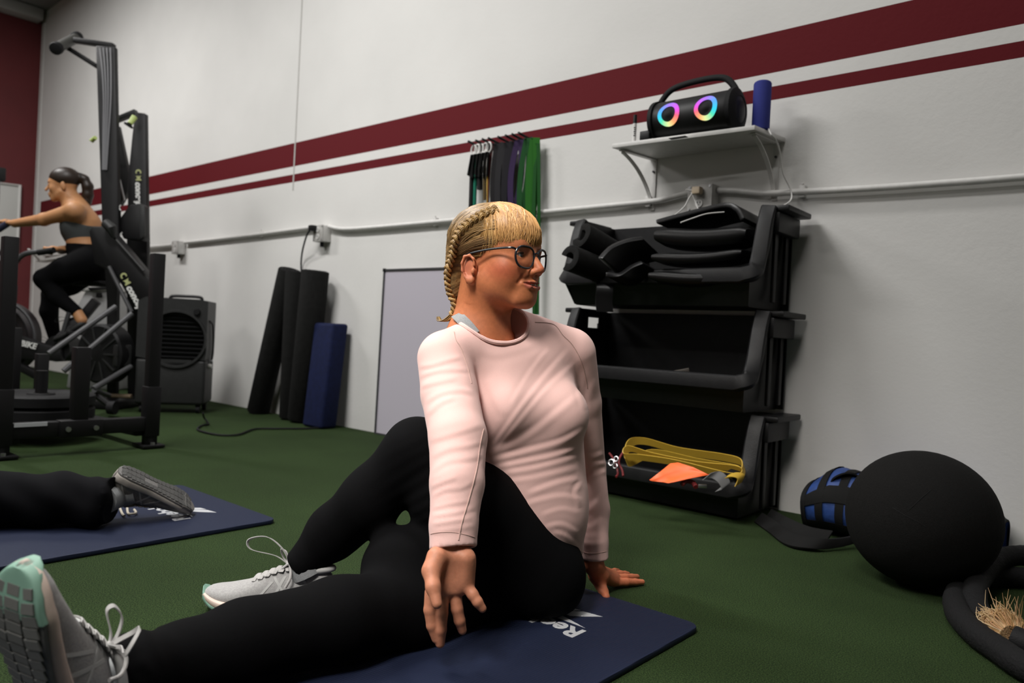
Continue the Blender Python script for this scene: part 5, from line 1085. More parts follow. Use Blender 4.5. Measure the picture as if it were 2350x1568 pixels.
# comb grooves run back and down the scalp
ph = np.arctan2(hq[:, 0], hq[:, 2]+.02); yy = hq[:, 1]
gr = np.sin(ph*70+yy*60+2*np.sin(yy*45))*.5+np.sin(ph*123-yy*35+1.3)*.35
hn = vnormals(hv, hf); hv = hv+hn*(gr*.0011)[:, None]
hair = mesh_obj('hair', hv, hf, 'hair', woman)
tone = np.clip(.55+.3*gr+.35*np.sin(ph*23+yy*18), 0, 1)[:, None]
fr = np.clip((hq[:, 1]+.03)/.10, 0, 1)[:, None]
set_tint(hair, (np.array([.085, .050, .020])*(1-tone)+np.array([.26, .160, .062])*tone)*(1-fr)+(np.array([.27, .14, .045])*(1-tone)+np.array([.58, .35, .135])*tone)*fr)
def on_cap(v, lift=0.):
    v = np.asarray(v, float); u = v/np.linalg.norm(v/CR); return CC+u*(1+lift)
def strand_set(name, starts, ends, mids, n, r, jit, lift, c0, c1, seed, lo=0, end_out=0.):
    rg = random.Random(seed); b = MB(); cols = []
    for i in range(n):
        u = (i+rg.random())/n; w_ = rg.uniform(-1, 1)
        sa, se, sm = (np.array([np.interp(u, np.linspace(0, 1, len(L_)), [p_[k] for p_ in L_]) for k in range(3)]) for L_ in (starts, ends, mids))
        j = lambda: np.array([rg.gauss(0, jit) for _ in range(3)])
        sa, sm, se = sa+j(), sm+j()*1.1, se+j()*1.3; pts = []
        lf = rg.uniform(.0, lift)
        for k in range(9):
            t = k/8; v = (1-t)**2*sa+2*t*(1-t)*sm+t*t*se; v = on_cap(v-CC, .006+.075*max(0., min(1., (v[1]-.02)/.07))+lf*(.4+.6*math.sin(math.pi*min(1, t+.15)))); v = v+np.array([0, end_out*t**3, 0]); pts.append(hd(*v))
        b.tube(pts, [r*.4, r, r, r, r, r, r*.95, r*.75, r*.25], 4); tn = rg.random(); cols += [np.array(c0)*(1-tn)+np.array(c1)*tn]*36
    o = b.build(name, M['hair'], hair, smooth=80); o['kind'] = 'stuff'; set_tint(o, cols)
# fringe falls forward from the crown
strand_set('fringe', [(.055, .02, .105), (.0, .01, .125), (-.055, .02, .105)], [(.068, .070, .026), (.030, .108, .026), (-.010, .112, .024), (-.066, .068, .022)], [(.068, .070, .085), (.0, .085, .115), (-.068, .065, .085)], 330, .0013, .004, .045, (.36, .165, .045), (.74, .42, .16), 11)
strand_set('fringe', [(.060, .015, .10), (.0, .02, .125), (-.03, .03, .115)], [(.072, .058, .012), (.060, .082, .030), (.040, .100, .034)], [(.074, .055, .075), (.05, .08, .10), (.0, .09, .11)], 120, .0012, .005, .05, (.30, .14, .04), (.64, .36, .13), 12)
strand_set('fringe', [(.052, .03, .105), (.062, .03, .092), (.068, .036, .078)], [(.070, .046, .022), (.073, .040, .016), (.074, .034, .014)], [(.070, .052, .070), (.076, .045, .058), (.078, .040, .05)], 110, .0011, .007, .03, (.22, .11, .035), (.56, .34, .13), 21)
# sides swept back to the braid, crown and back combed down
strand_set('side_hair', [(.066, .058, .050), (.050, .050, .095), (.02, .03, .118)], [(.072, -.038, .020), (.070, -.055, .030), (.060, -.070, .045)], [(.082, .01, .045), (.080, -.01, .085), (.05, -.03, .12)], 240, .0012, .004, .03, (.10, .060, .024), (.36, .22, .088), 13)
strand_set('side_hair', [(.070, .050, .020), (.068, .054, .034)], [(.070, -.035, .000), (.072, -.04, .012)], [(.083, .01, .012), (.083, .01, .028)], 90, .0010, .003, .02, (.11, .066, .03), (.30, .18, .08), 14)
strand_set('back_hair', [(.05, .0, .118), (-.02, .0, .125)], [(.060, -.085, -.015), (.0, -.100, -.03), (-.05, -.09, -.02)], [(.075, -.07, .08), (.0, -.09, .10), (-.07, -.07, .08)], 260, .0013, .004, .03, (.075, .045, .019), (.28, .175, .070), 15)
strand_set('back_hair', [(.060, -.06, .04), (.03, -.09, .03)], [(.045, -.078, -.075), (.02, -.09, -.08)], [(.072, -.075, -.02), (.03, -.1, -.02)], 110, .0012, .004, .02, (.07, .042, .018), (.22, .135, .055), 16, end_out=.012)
def braid(path, r0, r1, period, name):
    S_ = spline(path, 24); Ls = np.cumsum([0]+[np.linalg.norm(S_[i+1]-S_[i]) for i in range(len(S_)-1)]); rg = random.Random(4); n = len(S_)
    fr_ = []
    for i in range(n):
        t_ = nrm(S_[min(i+1, n-1)]-S_[max(i-1, 0)]); o_ = nrm(S_[i]-HO-HZ*.02); o_ = nrm(o_-t_*(o_@t_)); fr_.append((np.cross(t_, o_), o_))
    for k in range(3):
        b = MB(); cols = []
        for m_ in range(9):
            a0 = 2*math.pi*m_/8; pts = []; rr = []
            for i in range(n):
                u = Ls[i]/Ls[-1]; r = r0+(r1-r0)*u; w_ = 2*math.pi*Ls[i]/period+k*2*math.pi/3; sd, o_ = fr_[i]
                c = S_[i]+sd*r*.62*math.sin(w_)+o_*r*.34*math.sin(2*w_)+o_*r*.15; q_ = 0 if m_ == 8 else r*.36
                pts.append(c+(sd*math.cos(a0+.6*math.sin(w_))+o_*.8*math.sin(a0+.6*math.sin(w_)))*q_); rr.append(r*(.17 if m_ < 8 else .34)*(1 if 0 < i < n-1 else .4))
            b.tube(pts, rr, 5); tn = rg.random(); cols += [np.array([.17, .10, .036])*(1-tn)+np.array([.46, .29, .11])*tn]*(5*n)
        o = b.build(name, M['hair'], hair, smooth=80); set_tint(o, cols)
Bp = lambda x, y, z, l=.012: hd(*on_cap(np.array([x, y, z])-CC, l))
braid([Bp(.052, .048, .096), Bp(.070, .018, .078), Bp(.078, -.015, .055), Bp(.074, -.040, .030), Bp(.064, -.058, .002, .04), hd(.052, -.075, -.035), hd(.040, -.078, -.075), hd(.034, -.066, -.105), hd(.036, -.070, -.130)], .0125, .0095, .036, 'braid')
bt = MB(); cols = []; rg = random.Random(9)
for i in range(60):
    a = rg.uniform(0, 6.28); r = .008*math.sqrt(rg.random()); o_ = HX*r*math.cos(a)+HY*r*math.sin(a)
    bt.tube(spline([hd(.036, -.070, -.128)+o_, hd(.040, -.082, -.140)+o_*1.3, hd(.046, -.096, -.143)+o_*.9, hd(.048, -.100, -.134)+o_*.4], 4), .0012, 4); tn = rg.random(); cols += [np.array([.14, .09, .03])*(1-tn)+np.array([.42, .27, .10])*tn]*52
o = bt.build('braid_end', M['hair'], hair, smooth=80); o['kind'] = 'stuff'; set_tint(o, cols)
# ---- spectacles
gl = thing_g = MB()
def rim(s):
    out = []
    for k in range(36):
        a = 2*math.pi*k/36; c, s_ = math.cos(a), math.sin(a); x_ = .0265*abs(c)**.72*(1 if c > 0 else -1); z_ = (.0215 if s_ > 0 else .0230)*abs(s_)**.80*(1 if s_ > 0 else -1)
        X_ = s*.0335+x_*(1-.10*(s_ < 0)*abs(s_)); out.append(hd(X_, .1135-3.2*X_*X_, -.0045+z_))
    return out
gl.tube(rim(1), .0024, 8, closed=True); gl.tube(rim(-1), .0024, 8, closed=True)
gl.tube(spline([hd(.0085, .1135, .003), hd(0, .1165, .0065), hd(-.0085, .1135, .003)], 6), .0020, 8)
go = gl.build('eyeglasses', M['frame'], woman)
for s_ in (1, -1):
    MB().tube(spline([hd(s_*.0595, .1015, .009), hd(s_*.070, .094, .0105), hd(s_*.0775, .05, .007), hd(s_*.0815, .005, -.001), hd(s_*.080, -.014, -.008)], 6), .0019, 8, up=(0, 0, 1), flat=1.25).build('temple', M['frame'], go)
    r_ = rim(s_); c_ = sum(r_)/len(r_); MB().add([c_+(p_-c_)*.98 for p_ in r_], [tuple(range(36))]).build('lens', M['glass'], go, smooth=0) if 'glass' in M else None
# ---- pink shirt
S = Sdf(); LA = (nrm(rh*.92+fh*.38), nrm(fh*.92-rh*.38), HZ)
S.ell(P(1170, 880, 1.685), (.160, .108, .150), LA, .04)
S.ell(P(1178, 985, 1.675), (.158, .112, .135), LA, .05)
S.ell(P(1283, 955, 1.615), (.066, .062, .070), None, .045); S.ell(P(1150, 945, 1.575), (.070, .058, .070), None, .045)
S.ell(P(1218, 955, 1.603), (.050, .040, .060), None, .05)
S.ell(P(1215, 1110, 1.655), (.128, .112, .140), LA, .06)
S.ell(P(1240, 1190, 1.660), (.100, .105, .100), LA, .05)
S.cone(P(1272, 1215, 1.655), P(1306, 1262, 1.655), .060, .030, .03)
S.cone(P(1135, 768, 1.655), shR+[0, 0, .004], .055, .054, .03); S.ell(P(1155, 850, 1.640), (.125, .072, .085), LA, .04); S.cone(P(1175, 768, 1.675), P(1305, 805, 1.725), .057, .054, .03)
S.chain([shR, P(1032, 905, 1.515), P(1051, 1005, 1.44), P(1049, 1110, 1.385), P(1041, 1205, 1.348), P(1040, 1262, 1.332)], [.0580, .0575, .0555, .0500, .0430, .0425], .008)
S.chain([shL, P(1333, 925, 1.775), elL, P(1362, 1170, dW+.045), P(1361, 1245, dW+.014), P(1363, 1292, dW+.004)], [.0560, .0480, .0420, .0385, .0350, .0345], .008)
# openings: neck, cuffs
ncut = hd(.004, .012, -.158)
S.ell(hd(.008, .026, -.128), (.077, .086, .062), HA, .006, 's')
cdR = nrm(P(1038, 1290, 1.325)-P(1041, 1205, 1.348)); cR = P(1040, 1262, 1.332)
S.half(P(1040, 1260, 1.333), nrm(cdR+.10*rh), .12, .003); S.cone(P(1041, 1215, 1.345), P(1038, 1300, 1.322), .0335, .0350, .002, 's')
cdL = nrm(np.array([0, 0, -1.])+rh*.03); S.half(P(1364, 1281, dW+.006), cdL, .08, .003); S.cone(P(1363, 1255, dW+.012), P(1364, 1300, dW+.004), .0265, .0265, .002, 's')
sv, sf = S.mesh(.0034); sv = lap(sv, sf, sv.astype(np.float64), 2).astype(np.float32)
# folds of the cloth, pressed into the surface itself
px_, py_, pz_ = pix(sv); N_ = vnormals(sv, sf); face = np.clip(((_C-sv)*N_).sum(1)/np.linalg.norm(_C-sv, axis=1)*2.2, 0, 1)
armR = np.minimum.reduce([np.linalg.norm(sv-(a+(b-a)*np.clip(((sv-a)@(b-a))/((b-a)@(b-a)), 0, 1)[:, None]), axis=1) for a, b in ((shR, elR), (elR, wrR))])
armL = np.minimum.reduce([np.linalg.norm(sv-(a+(b-a)*np.clip(((sv-a)@(b-a))/((b-a)@(b-a)), 0, 1)[:, None]), axis=1) for a, b in ((shL, elL), (elL, wrL))])
reg = {'R': (armR < .070)*1., 'L': ((armL < .062) & (armL < armR))*1.}; reg['T'] = 1-np.clip(reg['R']+reg['L'], 0, 1); reg['A'] = np.ones(len(sv))
disp = np.zeros(len(sv))
def fold(pts, wd, ht, where='T', sharp=.5):
    global disp
    Pp = spline([np.array([x, y, 0.]) for x, y in pts], 5); best = np.full(len(sv), 1e9); sg = np.zeros(len(sv)); tt = np.zeros(len(sv)); n = len(Pp)-1
    for i in range(n):
        a, b = Pp[i], Pp[i+1]; dx, dy = b[0]-a[0], b[1]-a[1]; l2 = dx*dx+dy*dy+1e-9; t = np.clip(((px_-a[0])*dx+(py_-a[1])*dy)/l2, 0, 1)
        ex, ey = px_-a[0]-t*dx, py_-a[1]-t*dy; d2 = ex*ex+ey*ey; m = d2 < best; best[m] = d2[m]; sg[m] = ((dx*ey-dy*ex)/math.sqrt(l2))[m]; tt[m] = ((i+t)/n)[m]
    env = np.clip(np.minimum(tt, 1-tt)*5, 0, 1)**.7; env = np.where((tt <= 0) | (tt >= 1), 0, env)
    d = sg/wd; prof = np.exp(-d*d)-.75*np.exp(-((d-1.35)/.8)**2)        # ridge with the valley on one side
    disp += prof*ht*env*face*reg[where]*(best < (wd*4)**2)
mm = .001
# long diagonal pulls from the left shoulder to the right hip
for pts, wd, ht in (([(1310, 800), (1240, 880), (1180, 960), (1118, 1050)], 9, 3.0), ([(1325, 830), (1260, 890), (1195, 965), (1120, 1060)], 8, 2.6), ([(1262, 800), (1222, 850), (1170, 935)], 8, 1.8),
                    ([(1338, 900), (1280, 950), (1210, 1005), (1125, 1045)], 12, 3.2), ([(1345, 985), (1290, 1015), (1220, 1035), (1118, 1062)], 9, 4.5), ([(1342, 1020), (1280, 1045), (1200, 1062), (1115, 1080)], 8, 4.5),
                    ([(1335, 1045), (1280, 1062), (1215, 1078), (1135, 1090)], 8, 4.0), ([(1330, 1072), (1270, 1088), (1205, 1102), (1150, 1108)], 8, 2.6), ([(1328, 1100), (1280, 1110), (1210, 1135)], 9, 3.8),
                    ([(1335, 1150), (1295, 1140), (1245, 1148), (1190, 1165)], 9, 2.8), ([(1330, 1180), (1290, 1170), (1240, 1185)], 8, 2.2), ([(1326, 1225), (1290, 1205), (1250, 1212)], 8, 2.6), ([(1332, 1262), (1300, 1232), (1268, 1222)], 7, 3.0),
                    ([(1085, 850), (1095, 890), (1105, 950), (1112, 1000)], 8, 3.5), ([(1068, 820), (1085, 850), (1098, 900)], 7, 3.0), ([(1120, 870), (1140, 920), (1160, 955)], 14, 2.5), ([(1075, 790), (1130, 812), (1190, 800), (1250, 775)], 14, 1.8),
                    ([(1340, 860), (1330, 900), (1342, 940)], 8, 3), ([(1335, 1110), (1322, 1130), (1332, 1165)], 8, 3.5)):
    fold(pts, wd*.8, ht*mm*.42, 'T')
for pts, wd, ht in (([(955, 842), (990, 838), (1030, 826), (1060, 820)], 7, 2.6), ([(955, 868), (1000, 852), (1045, 848), (1078, 850)], 7, 2.8), ([(958, 890), (1000, 878), (1050, 868)], 7, 2.4), ([(975, 925), (1010, 903), (1060, 895), (1088, 905)], 8, 3.0), ([(978, 955), (1010, 925), (1045, 912)], 8, 2.8),
                    ([(985, 1012), (1025, 1000), (1075, 985), (1110, 975)], 9, 2.2), ([(988, 1050), (1030, 1030), (1080, 1022), (1115, 1010)], 9, 2.6), ([(988, 1085), (1025, 1060), (1080, 1052), (1108, 1045)], 8, 2.2), ([(987, 1120), (1020, 1105), (1050, 1095)], 7, 2.6), ([(990, 1142), (1020, 1125), (1060, 1120), (1095, 1100)], 7, 2.4),
                    ([(990, 1168), (1030, 1158), (1080, 1150)], 6, 2.4), ([(990, 1185), (1030, 1180), (1070, 1172), (1092, 1165)], 6, 2.2), ([(992, 1205), (1030, 1198), (1085, 1190)], 6, 2.2), ([(992, 1222), (1040, 1216), (1090, 1208)], 6, 1.8)):
    fold(pts, wd*.85, ht*mm*.42, 'R')
for pts, wd, ht in (([(1392, 1062), (1365, 1068), (1335, 1082)], 7, 3.5), ([(1392, 1080), (1368, 1090), (1335, 1098)], 7, 3.5), ([(1385, 1040), (1360, 1050), (1338, 1045)], 7, 2.2), ([(1365, 870), (1350, 930), (1352, 1000)], 10, 1.8), ([(1390, 1130), (1360, 1165), (1335, 1175)], 9, 1.8), ([(1388, 1190), (1360, 1210), (1335, 1215)], 9, 1.6), ([(1388, 1245), (1360, 1250), (1332, 1246)], 7, 1.4)):
    fold(pts, wd*.9, ht*mm*.6, 'L')
disp = lap(sv, sf, disp, 2)
# cuff hems and seams
sv2 = sv+N_*disp[:, None].astype(np.float32)
shirt = mesh_obj('shirt', sv2, sf, 'shirt', woman)
# visible stitch lines lie on the cloth
from mathutils.bvhtree import BVHTree
bvh = BVHTree.FromPolygons([tuple(v) for v in sv2.tolist()], [tuple(f) for f in sf.tolist()])
def on_cloth(x, y, off=.001):
    d = ray(x, y); d = d/np.linalg.norm(d); h_ = bvh.ray_cast(Vector(_C), Vector(d)); return None if h_[0] is None else np.array(h_[0])+np.array(h_[1])*off
def seam(pts, r, m='seam'):
    S_ = [on_cloth(q_[0], q_[1], r*.2) for q_ in spline([np.array([x, y, 0.]) for x, y in pts], 10)]; S_ = [p_ for p_ in S_ if p_ is not None]
    if len(S_) > 3: MB().tube(S_, r, 6).build('seam', M[m], shirt)
M['seam'] = mat('pink grey stitching', (.50, .33, .29), .85)
seam([(1228, 740), (1270, 745), (1292, 770), (1312, 790), (1330, 820), (1340, 850), (1348, 890)], .0011)
seam([(1042, 762), (1046, 780), (1058, 800), (1072, 840), (1082, 880)], .0011)
seam([(1110, 985), (1102, 1020), (1095, 1070), (1086, 1110), (1072, 1160), (1060, 1200), (1052, 1240)], .0014)
seam([(988, 1226), (1010, 1222), (1040, 1222), (1070, 1228), (1090, 1234)], .0007)
seam([(1332, 1266), (1350, 1270), (1370, 1270), (1390, 1266)], .0007)
# neckband: ring where the neck opening meets the cloth
nb = []
for k in range(40):
    a = 2*math.pi*k/40; v = np.array([.0780*math.cos(a), .0870*math.sin(a)+.0, 0]); c_ = hd(.008, .026, -.128); lo_ = -.062; d_ = HX*v[0]+HY*v[1]
    best = None
    for zz in np.linspace(-.062, .03, 60):
        p_ = c_+d_*math.sqrt(max(0, 1-(zz/.062)**2))+HZ*zz
        if S.ev(np.array([p_], np.float32))[0] > .0015 and best is None and zz > -.060: best = p_
    nb.append(best if best is not None else c_+d_)
nb = [ (nb[i-1]+nb[i]*2+nb[(i+1) % 40])/4 for i in range(40)]; nb = [(nb[i-1]+nb[i]*2+nb[(i+1) % 40])/4 for i in range(40)]
MB().tube(nb, .0048, 8, closed=True).build('neckband', M['shirt'], shirt)
# grey strap of the top underneath
bvb = BVHTree.FromPolygons([tuple(v) for v in vs.tolist()], [tuple(f) for f in fs.tolist()])
us = []
for x_, y_ in ((1048, 722), (1058, 732), (1070, 744), (1080, 756), (1088, 766)):
    d_ = nrm(ray(x_, y_)); h_ = bvb.ray_cast(Vector(_C), Vector(d_))
    if h_[0] is not None: us.append(np.array(h_[0])-d_*.0022)
MB().ribbon(spline(us, 6), nrm(rh*.85+HZ*.42-fh*.25), .026, .003).build('undershirt', M['strap_grey'], woman, smooth=70)
# ---- black leggings
G_ = Sdf()
G_.ell(P(1190, 1310, 1.70), (.150, .125, .115), (rh, fh, HZ), .05)
G_.chain([hipL, P(1090, 1170, 1.545), knL], [.098, .083, .064], .03)
G_.ell(P(1236, 1325, 1.625), (.094, .092, .092), None, .04)
G_.cone(P(1215, 1290, 1.62), P(1105, 1160, 1.57), .098, .085, .03)
G_.cone(P(1130, 1300, 1.60), P(1010, 1150, 1.54), .085, .065, .04)
G_.chain([knL, P(855, 1140, 1.56), P(765, 1218, 1.585), akL], [.065, .0585, .049, .0375], .03)
G_.cone(P(838, 1168, 1.55), P(770, 1228, 1.58), .052, .044, .03)
G_.chain([hipR, P(930, 1405, 1.45), knR, fl(560, 1478, .075), fl(420, 1520, .070), akR, akR+nrm(akR-knR)*.02], [.098, .086, .071, .066, .056, .0505, .050], .03)
G_.cone(P(1055, 1300, 1.58), P(925, 1306, 1.50), .090, .084, .03)
G_.cone(fl(660, 1450, .070), fl(540, 1490, .068), .064, .058, .02)
G_.half(akL+nrm(akL-knL)*.012, nrm(akL-knL), .10, .003)
G_.half(akR+nrm(akR-knR)*.022, nrm(akR-knR), .12, .003)
G_.half((-1.0, 1.0, .0128), (0, 0, -1), 1.2, .02)
gv, gf = G_.mesh(.005)
gp, gq, _z = pix(gv); gn = vnormals(gv, gf); gd = .0012*np.sin(gp*.11+gq*.23+3*np.sin(gq*.02))*np.exp(-((gp-1000)/90)**2-((gq-1120)/80)**2)+.0015*np.sin((gp*.3-gq*.2)*.45)*np.exp(-((gp-330)/40)**2)
mesh_obj('leggings', gv+gn*gd[:, None], gf, 'leggings', woman)
# ---- shoes and socks
toe = fl(466, 1396, .0); ankf = np.array([akL[0], akL[1], 0]); ld = nrm(toe-ankf); ld[2] = 0; ld = nrm(ld); Ls = .272
hl0 = toe-ld*Ls; hl0[2] = .006
s1_ = make_shoe('shoe', woman, hl0+np.array([0, 0, 0]), ld, (0, 0, 1), Ls, SH1, loop=1, side=1)
MB().cone if False else None
ft = P(-4, 1326, .85); fa_ = nrm(ft-P(150, 1790, .955)); Lr = .285
make_shoe('shoe', woman, ft-fa_*Lr+np.array([0.0, 0.0, 0]), fa_, nrm(np.array([-.28, .95, .2])), Lr, SH1, loop=.5, side=-1)
for a_, b_ in ((akL, hl0+ld*.055+np.array([0, 0, .075])), (akR, akR+nrm(akR-knR)*.05)):
    MB().tube([a_, (a_*.5+b_*.5), b_], [.034, .036, .036], 16).build('sock', M['strap_grey'], woman)
# wedding ring
MB().tube([g(1411, 1319, .016)+.0105*(np.array([0, .25, 1.])*math.sin(a)+nrm(np.array([.6, -.8, 0]))*math.cos(a)) for a in [2*math.pi*i/20 for i in range(20)]], .0014, 6, closed=True).build('finger_ring', M['gold'], woman)
# ================================================================ the woman on the bike
DB = 5.25
rider = thing('person', 'woman with a dark ponytail in a grey sports top and black leggings, riding the bike', 'person', dp(215, 820, DB)*np.array([1, 1, 0]))
pb = lambda x, y, o=0.: dp(x, y, DB+o)
BY = nrm(-rh*.97-fh*.24-HZ*.16); BX = nrm(np.cross(BY, HZ)); BZ = np.cross(BX, BY); BA = (BX, BY, BZ); BO = pb(150, 424)
bh = lambda x, y, z: BO+BX*x+BY*y+BZ*z
R = Sdf()
R.ell(bh(0, 0, .034), (.073, .096, .078), BA, .03); R.ell(bh(0, .054, -.02), (.056, .048, .072), BA, .03)
for s in (1, -1): R.cone(bh(s*.050, .016, -.058), bh(s*.020, .078, -.096), .017, .013, .025); R.ell(bh(s*.035, .066, -.03), (.024, .024, .024), BA, .02); R.ell(bh(s*.032, .106, 0), (.014, .011, .010), BA, .010, 's'); R.ell(bh(s*.0315, .087, -.001), (.013, .011, .008), BA, .004); R.ell(bh(s*.077, -.006, -.02), (.007, .016, .029), BA, .005)
R.ell(bh(0, .084, -.096), (.02, .017, .015), BA, .02); R.ell(bh(0, .034, -.07), (.045, .054, .03), BA, .03); R.cone(bh(-.03, .088, .02), bh(.03, .088, .02), .010, None, .015)
R.cone(bh(0, .098, .008), bh(0, .125, -.028), .007, .0095, .012); R.ell(bh(0, .09, -.063), (.027, .02, .021), BA, .018)
for s in (1, -1): R.chain([bh(s*.024, .094, -.059), bh(0, .112, -.056)], [.003, .0045], .004); R.chain([bh(s*.024, .093, -.064), bh(0, .108, -.070)], [.003, .0055], .005)
R.cone(bh(-.024, .104, -.0625), bh(.024, .104, -.0625), .0022, None, .001, 's')
R.cone(bh(0, -.012, -.05), pb(172, 476, .02), .05, .055, .04)
sN, eN, wN = pb(172, 484, -.14), pb(100, 504, -.06), pb(34, 513, .10)
sF, eF, wF = pb(182, 490, .17), pb(205, 566, .22), pb(140, 574, -.02)
R.chain([pb(176, 480, .02), pb(188, 520, .01), pb(194, 560, 0), pb(206, 605, 0)], [.085, .115, .095, .13], .06)
R.cone(sN, sF, .062, .062, .05); R.chain([sN, eN, wN], [.056, .041, .028], .025); R.chain([sF, eF, wF], [.052, .040, .027], .025)
def grip_hand(w_, pts_c, ax_, fwd, dn):
    c = np.asarray(pts_c); R.cone(w_, c, .026, .032, .02, flat=dn, fs=.7)
    for i in range(4):
        b0 = c+fwd*.02+ax_*(.027-.018*i); R.chain([b0, b0+fwd*.022-dn*.004, b0+fwd*.026+dn*.022, b0+fwd*.006+dn*.032], [.0098, .009, .0085, .0075], .003)
    R.chain([c+ax_*.026-fwd*.01, c+ax_*.038+fwd*.012+dn*.012, c+ax_*.020+fwd*.022+dn*.026], [.012, .010, .008], .004)
grip_hand(wN, pb(14, 510, .19), fh*.9-rh*.3, -rh, np.array([0, 0, -1.])); grip_hand(wF, pb(122, 572, -.18), fh, -rh, np.array([0, 0, -1.]))
hpN, kN, aN = pb(212, 604, -.10), pb(103, 640, -.17), pb(176, 716, -.17); hpF, kF, aF = pb(214, 606, .10), pb(112, 690, .16), pb(126, 780, .17)
kF = pb(118, 676, .16)
R.chain([hpN, pb(150, 622, -.15), kN, pb(132, 682, -.17), aN], [.09, .06, .04, .034, .030], .01); R.chain([hpF, pb(160, 648, .15), kF, pb(112, 715, .165), aF], [.09, .06, .04, .034, .028], .01); R.cone(aN, pb(187, 735, -.17), .034, .036, .01)
rv, rf = R.mesh(.006)
ro = mesh_obj('body', rv, rf, 'skin', rider); set_tint(ro, np.tile(np.array([.43, .21, .095]), (len(rv), 1)))
T_ = Sdf(); T_.chain([pb(178, 500, .01), pb(188, 522, .01), pb(194, 556, 0)], [.100, .128, .107], .05)
for o_ in (-.06, .08): T_.ell(pb(167, 522, o_), (.062, .062, .066), None, .03)
T_.half(pb(195, 569), nrm(np.array([0, 0, -1.])+rh*.12), .3, .005); T_.ell(pb(205, 492, -.05), (.135, .16, .085), (nrm(rh), nrm(fh), HZ), .01, 's'); T_.ell(pb(165, 482, 0), (.15, .24, .07), (nrm(rh), nrm(fh), HZ), .01, 's')
tv, tf = T_.mesh(.007); mesh_obj('sports_top', tv, tf, 'grey_top', rider)
MB().ribbon(spline([pb(168, 503, -.11), pb(172, 486, -.085), pb(182, 478, -.06), pb(192, 492, -.04)], 5), nrm(rh*.6+fh*.3), .03, .005).build('top_strap', M['grey_top'], rider)
K_ = Sdf(); K_.chain([pb(194, 560, 0), pb(196, 572, 0), pb(210, 604, 0)], [.103, .108, .155], .05); K_.half(pb(196, 563), (0, 0, 1), .3, .004)
K_.chain([hpN, pb(150, 622, -.15), kN, pb(132, 682, -.17), aN], [.125, .092, .066, .054, .038], .02); K_.chain([hpF, pb(160, 648, .15), kF, pb(112, 715, .165), aF], [.120, .09, .062, .058, .038], .02)
K_.half(aN+nrm(aN-kN)*.01, nrm(aN-kN), .12, .003); K_.half(aF+nrm(aF-kF)*.01, nrm(aF-kF), .12, .003)
kv, kf = K_.mesh(.008); mesh_obj('leggings', kv, kf, 'leggings', rider)
sdv = nrm(-rh*.75+HZ*-.60); make_shoe('shoe', rider, pb(200, 738, -.17)-HZ*.02, nrm(-rh*.82-HZ*.57), nrm(HZ*.82-rh*.57), .25, SH3, lug=False)
make_shoe('shoe', rider, pb(146, 800, .17)-HZ*.03, nrm(-rh*.97-HZ*.2), HZ, .25, SH3, lug=False)
hb_ = Sdf(); hb_.ell(bh(0, -.004, .042), (.079, .100, .080), BA, .01); hb_.ell(bh(0, .108, -.045), (.12, .078, .090), BA, .012, 's'); hb_.ell(bh(0, .045, -.085), (.14, .085, .080), BA, .012, 's')
for s in (1, -1): hb_.ell(bh(s*.095, .02, -.04), (.04, .035, .045), BA, .01, 's')
hb_.ell(bh(0, -.105, .045), (.026, .026, .028), BA, .02)
hb_.chain([bh(0, -.100, .045), bh(.004, -.128, .030), bh(.008, -.138, -.02), bh(.012, -.130, -.08), bh(.01, -.120, -.13), bh(.01, -.120, -.165)], [.020, .026, .034, .034, .026, .010], .02)
v_, f_2 = hb_.mesh(.005); ho = mesh_obj('hair', v_, f_2, 'dark_hair', rider)
MB().tube([bh(.024*math.cos(a), -.112+.01*math.sin(a), .047+.024*math.sin(a)) for a in [2*math.pi*i/16 for i in range(16)]], .007, 8, closed=True).build('hair_tie', M['black_rubber'], ho)
for s in (1, -1):
    MB().tube([bh(s*(.018+.03*u), .101-.016*u*u, .014+.006*math.sin(3*u)) for u in (0, .25, .5, .75, 1)], [.002, .0026, .0026, .002, .001], 6).build('eyebrow', M['dark_hair'], rider)
    MB().tube([bh(s*(.021+.021*u), .1005-.008*u*u, -.004-.003*math.sin(3.1*u)) for u in (0, .25, .5, .75, 1)], .0013, 5).build('eyelashes', M['dark_hair'], rider)
# ================================================================ the person lying on the far mat: black trouser leg and silver shoe
mate = thing('person', 'person stretching on the far mat at the left edge: black trousers, silver running shoes', 'person', fl(60, 1190, 0))
ank = fl(262, 1150, .085); kne = fl(-40, 1150, .080); hp_ = kne+nrm(kne-ank)*.40+np.array([-.05, 0, .02])
L_ = Sdf(); dl = nrm(ank-kne)
L_.chain([hp_, kne, fl(120, 1150, .078), ank+dl*.02], [.11, .078, .072, .068], .03)
hp2 = hp_+np.array([-.20, -.02, .03]); kn2 = hp2+np.array([-.26, .30, -.035]); an2 = kn2+np.array([.02, -.40, -.01])
L_.chain([hp2, kn2, an2], [.11, .08, .065], .03); L_.cone(hp_, hp2, .115, .115, .05)
L_.half(ank-dl*.008, dl, .16, .004); L_.half(an2, nrm(an2-kn2), .16, .004); L_.half((-2.3, .6, .0135), (0, 0, -1), 2, .02)
lv, lf = L_.mesh(.007); ln = vnormals(lv, lf); lx, ly, lz = pix(lv)
lv = lv+ln*(.005*np.sin((lx*.8+ly*.55)*.055)*np.exp(-((lx-180)/90)**2)+.004*np.sin((lx-.4*ly)*.11)*np.exp(-((lx-235)/30)**2)+.003*np.sin(lx*.05-ly*.07))[:, None]
mesh_obj('trousers', lv, lf, 'trouser', mate)
U_ = Sdf(); mid = (hp_+hp2)/2; ch = mid+np.array([.0, -.38, .25]); hdm = ch+np.array([0, -.10, .30])
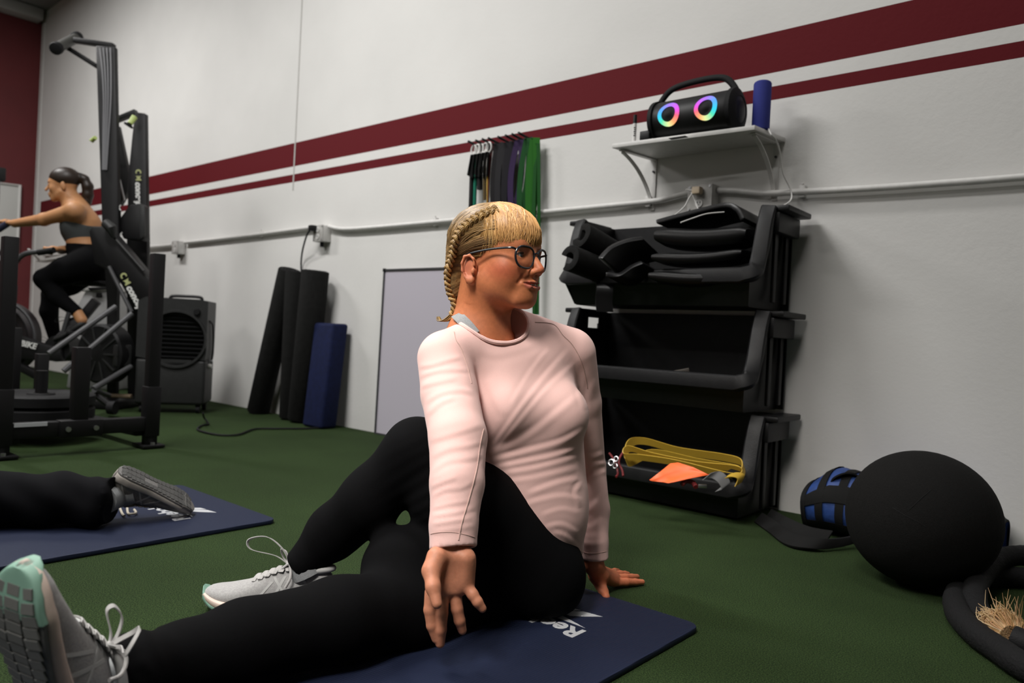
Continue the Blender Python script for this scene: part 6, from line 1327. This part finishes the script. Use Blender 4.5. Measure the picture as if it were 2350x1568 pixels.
U_.cone(mid+np.array([0, 0, .02]), ch, .13, .15, .05); U_.cone(ch+np.array([-.17, 0, .05]), ch+np.array([.17, 0, .05]), .065, None, .05)
for s in (-1, 1): U_.chain([ch+np.array([s*.18, 0, .04]), ch+np.array([s*.30, .10, -.15]), ch+np.array([s*.28, .30, -.34])], [.055, .045, .036], .03)
uv, uf = U_.mesh(.010); mesh_obj('jacket', uv, uf, mat('charcoal jersey', (.03, .03, .034), .85), mate)
Q_ = Sdf(); Q_.ell(hdm, (.075, .095, .115), None, .03); Q_.ell(hdm+np.array([0, .05, -.04]), (.055, .05, .07), None, .03); Q_.cone(hdm+np.array([0, .10, .0]), hdm+np.array([0, .118, -.02]), .008, .01, .01); Q_.cone(hdm, ch, .052, .06, .04)
for s in (-1, 1):
    h0 = ch+np.array([s*.28, .33, -.36]); h0[2] = max(h0[2], .05); Q_.cone(ch+np.array([s*.28, .28, -.33]), h0, .03, .034, .02); Q_.cone(ch+np.array([s*.18, 0, .04]), ch+np.array([s*.30, .10, -.15]), .04, .035, .02); Q_.cone(ch+np.array([s*.30, .10, -.15]), ch+np.array([s*.28, .28, -.33]), .035, .03, .02); Q_.cone(ch, ch+np.array([s*.18, 0, .04]), .05, .04, .03)
    for i in range(4): Q_.chain([h0+np.array([.02-.013*i, .02, 0]), h0+np.array([.024-.016*i, .06, -.012]), h0+np.array([.026-.017*i, .09, -.025])], [.0095, .0085, .007], .003)
    Q_.chain([h0+np.array([-s*.025, 0, 0]), h0+np.array([-s*.045, .035, -.01]), h0+np.array([-s*.05, .055, -.02])], [.012, .010, .008], .004)
Q_.chain([mid+np.array([0, 0, .02]), ch], [.10, .11], .03); Q_.chain([hp_, kne, ank-dl*.05], [.06, .05, .03], .02); Q_.chain([hp2, kn2, an2], [.06, .05, .03], .02)
qv, qf = Q_.mesh(.007); qo = mesh_obj('body', qv, qf, 'skin', mate); set_tint(qo, np.tile(np.array([.45, .22, .12]), (len(qv), 1)))
V_ = Sdf(); V_.ell(hdm+np.array([0, -.01, .02]), (.083, .102, .112), None, .02); V_.ell(hdm+np.array([0, .12, -.06]), (.12, .09, .11), None, .01, 's'); vv, vf = V_.mesh(.008); mesh_obj('hair', vv, vf, 'dark_hair', mate)
sa = nrm(np.array([.042, .2115, -.126])); su = -nrm(np.array([.50, .42, .78])); su = nrm(su-sa*(su@sa))
LS = .25; orgs = fl(268, 1137, .085)-sa*.17*LS-su*.33*LS; make_shoe('shoe', mate, orgs, sa, su, LS, SH2, loop=0, side=1)
MB().tube([ank-dl*.03, fl(268, 1137, .085), orgs+sa*.30*LS+su*.2*LS], [.040, .038, .034], 14).build('sock', M['strap_grey'], mate)
b = MB()
for pts in ([(275, 1166), (281, 1180), (286, 1184)], [(292, 1165), (294, 1178), (303, 1180), (312, 1177), (308, 1170)]): b.tube(spline([fl(x, y, .020) for x, y in pts], 5), .0035, 8)
b.build('lace', SH2['lace'], mate)
make_shoe('shoe', mate, an2+np.array([0, 0.02, -.06]), nrm(np.array([-.2, -.9, .1])), (0, .1, 1), .275, SH2, loop=0, side=1)
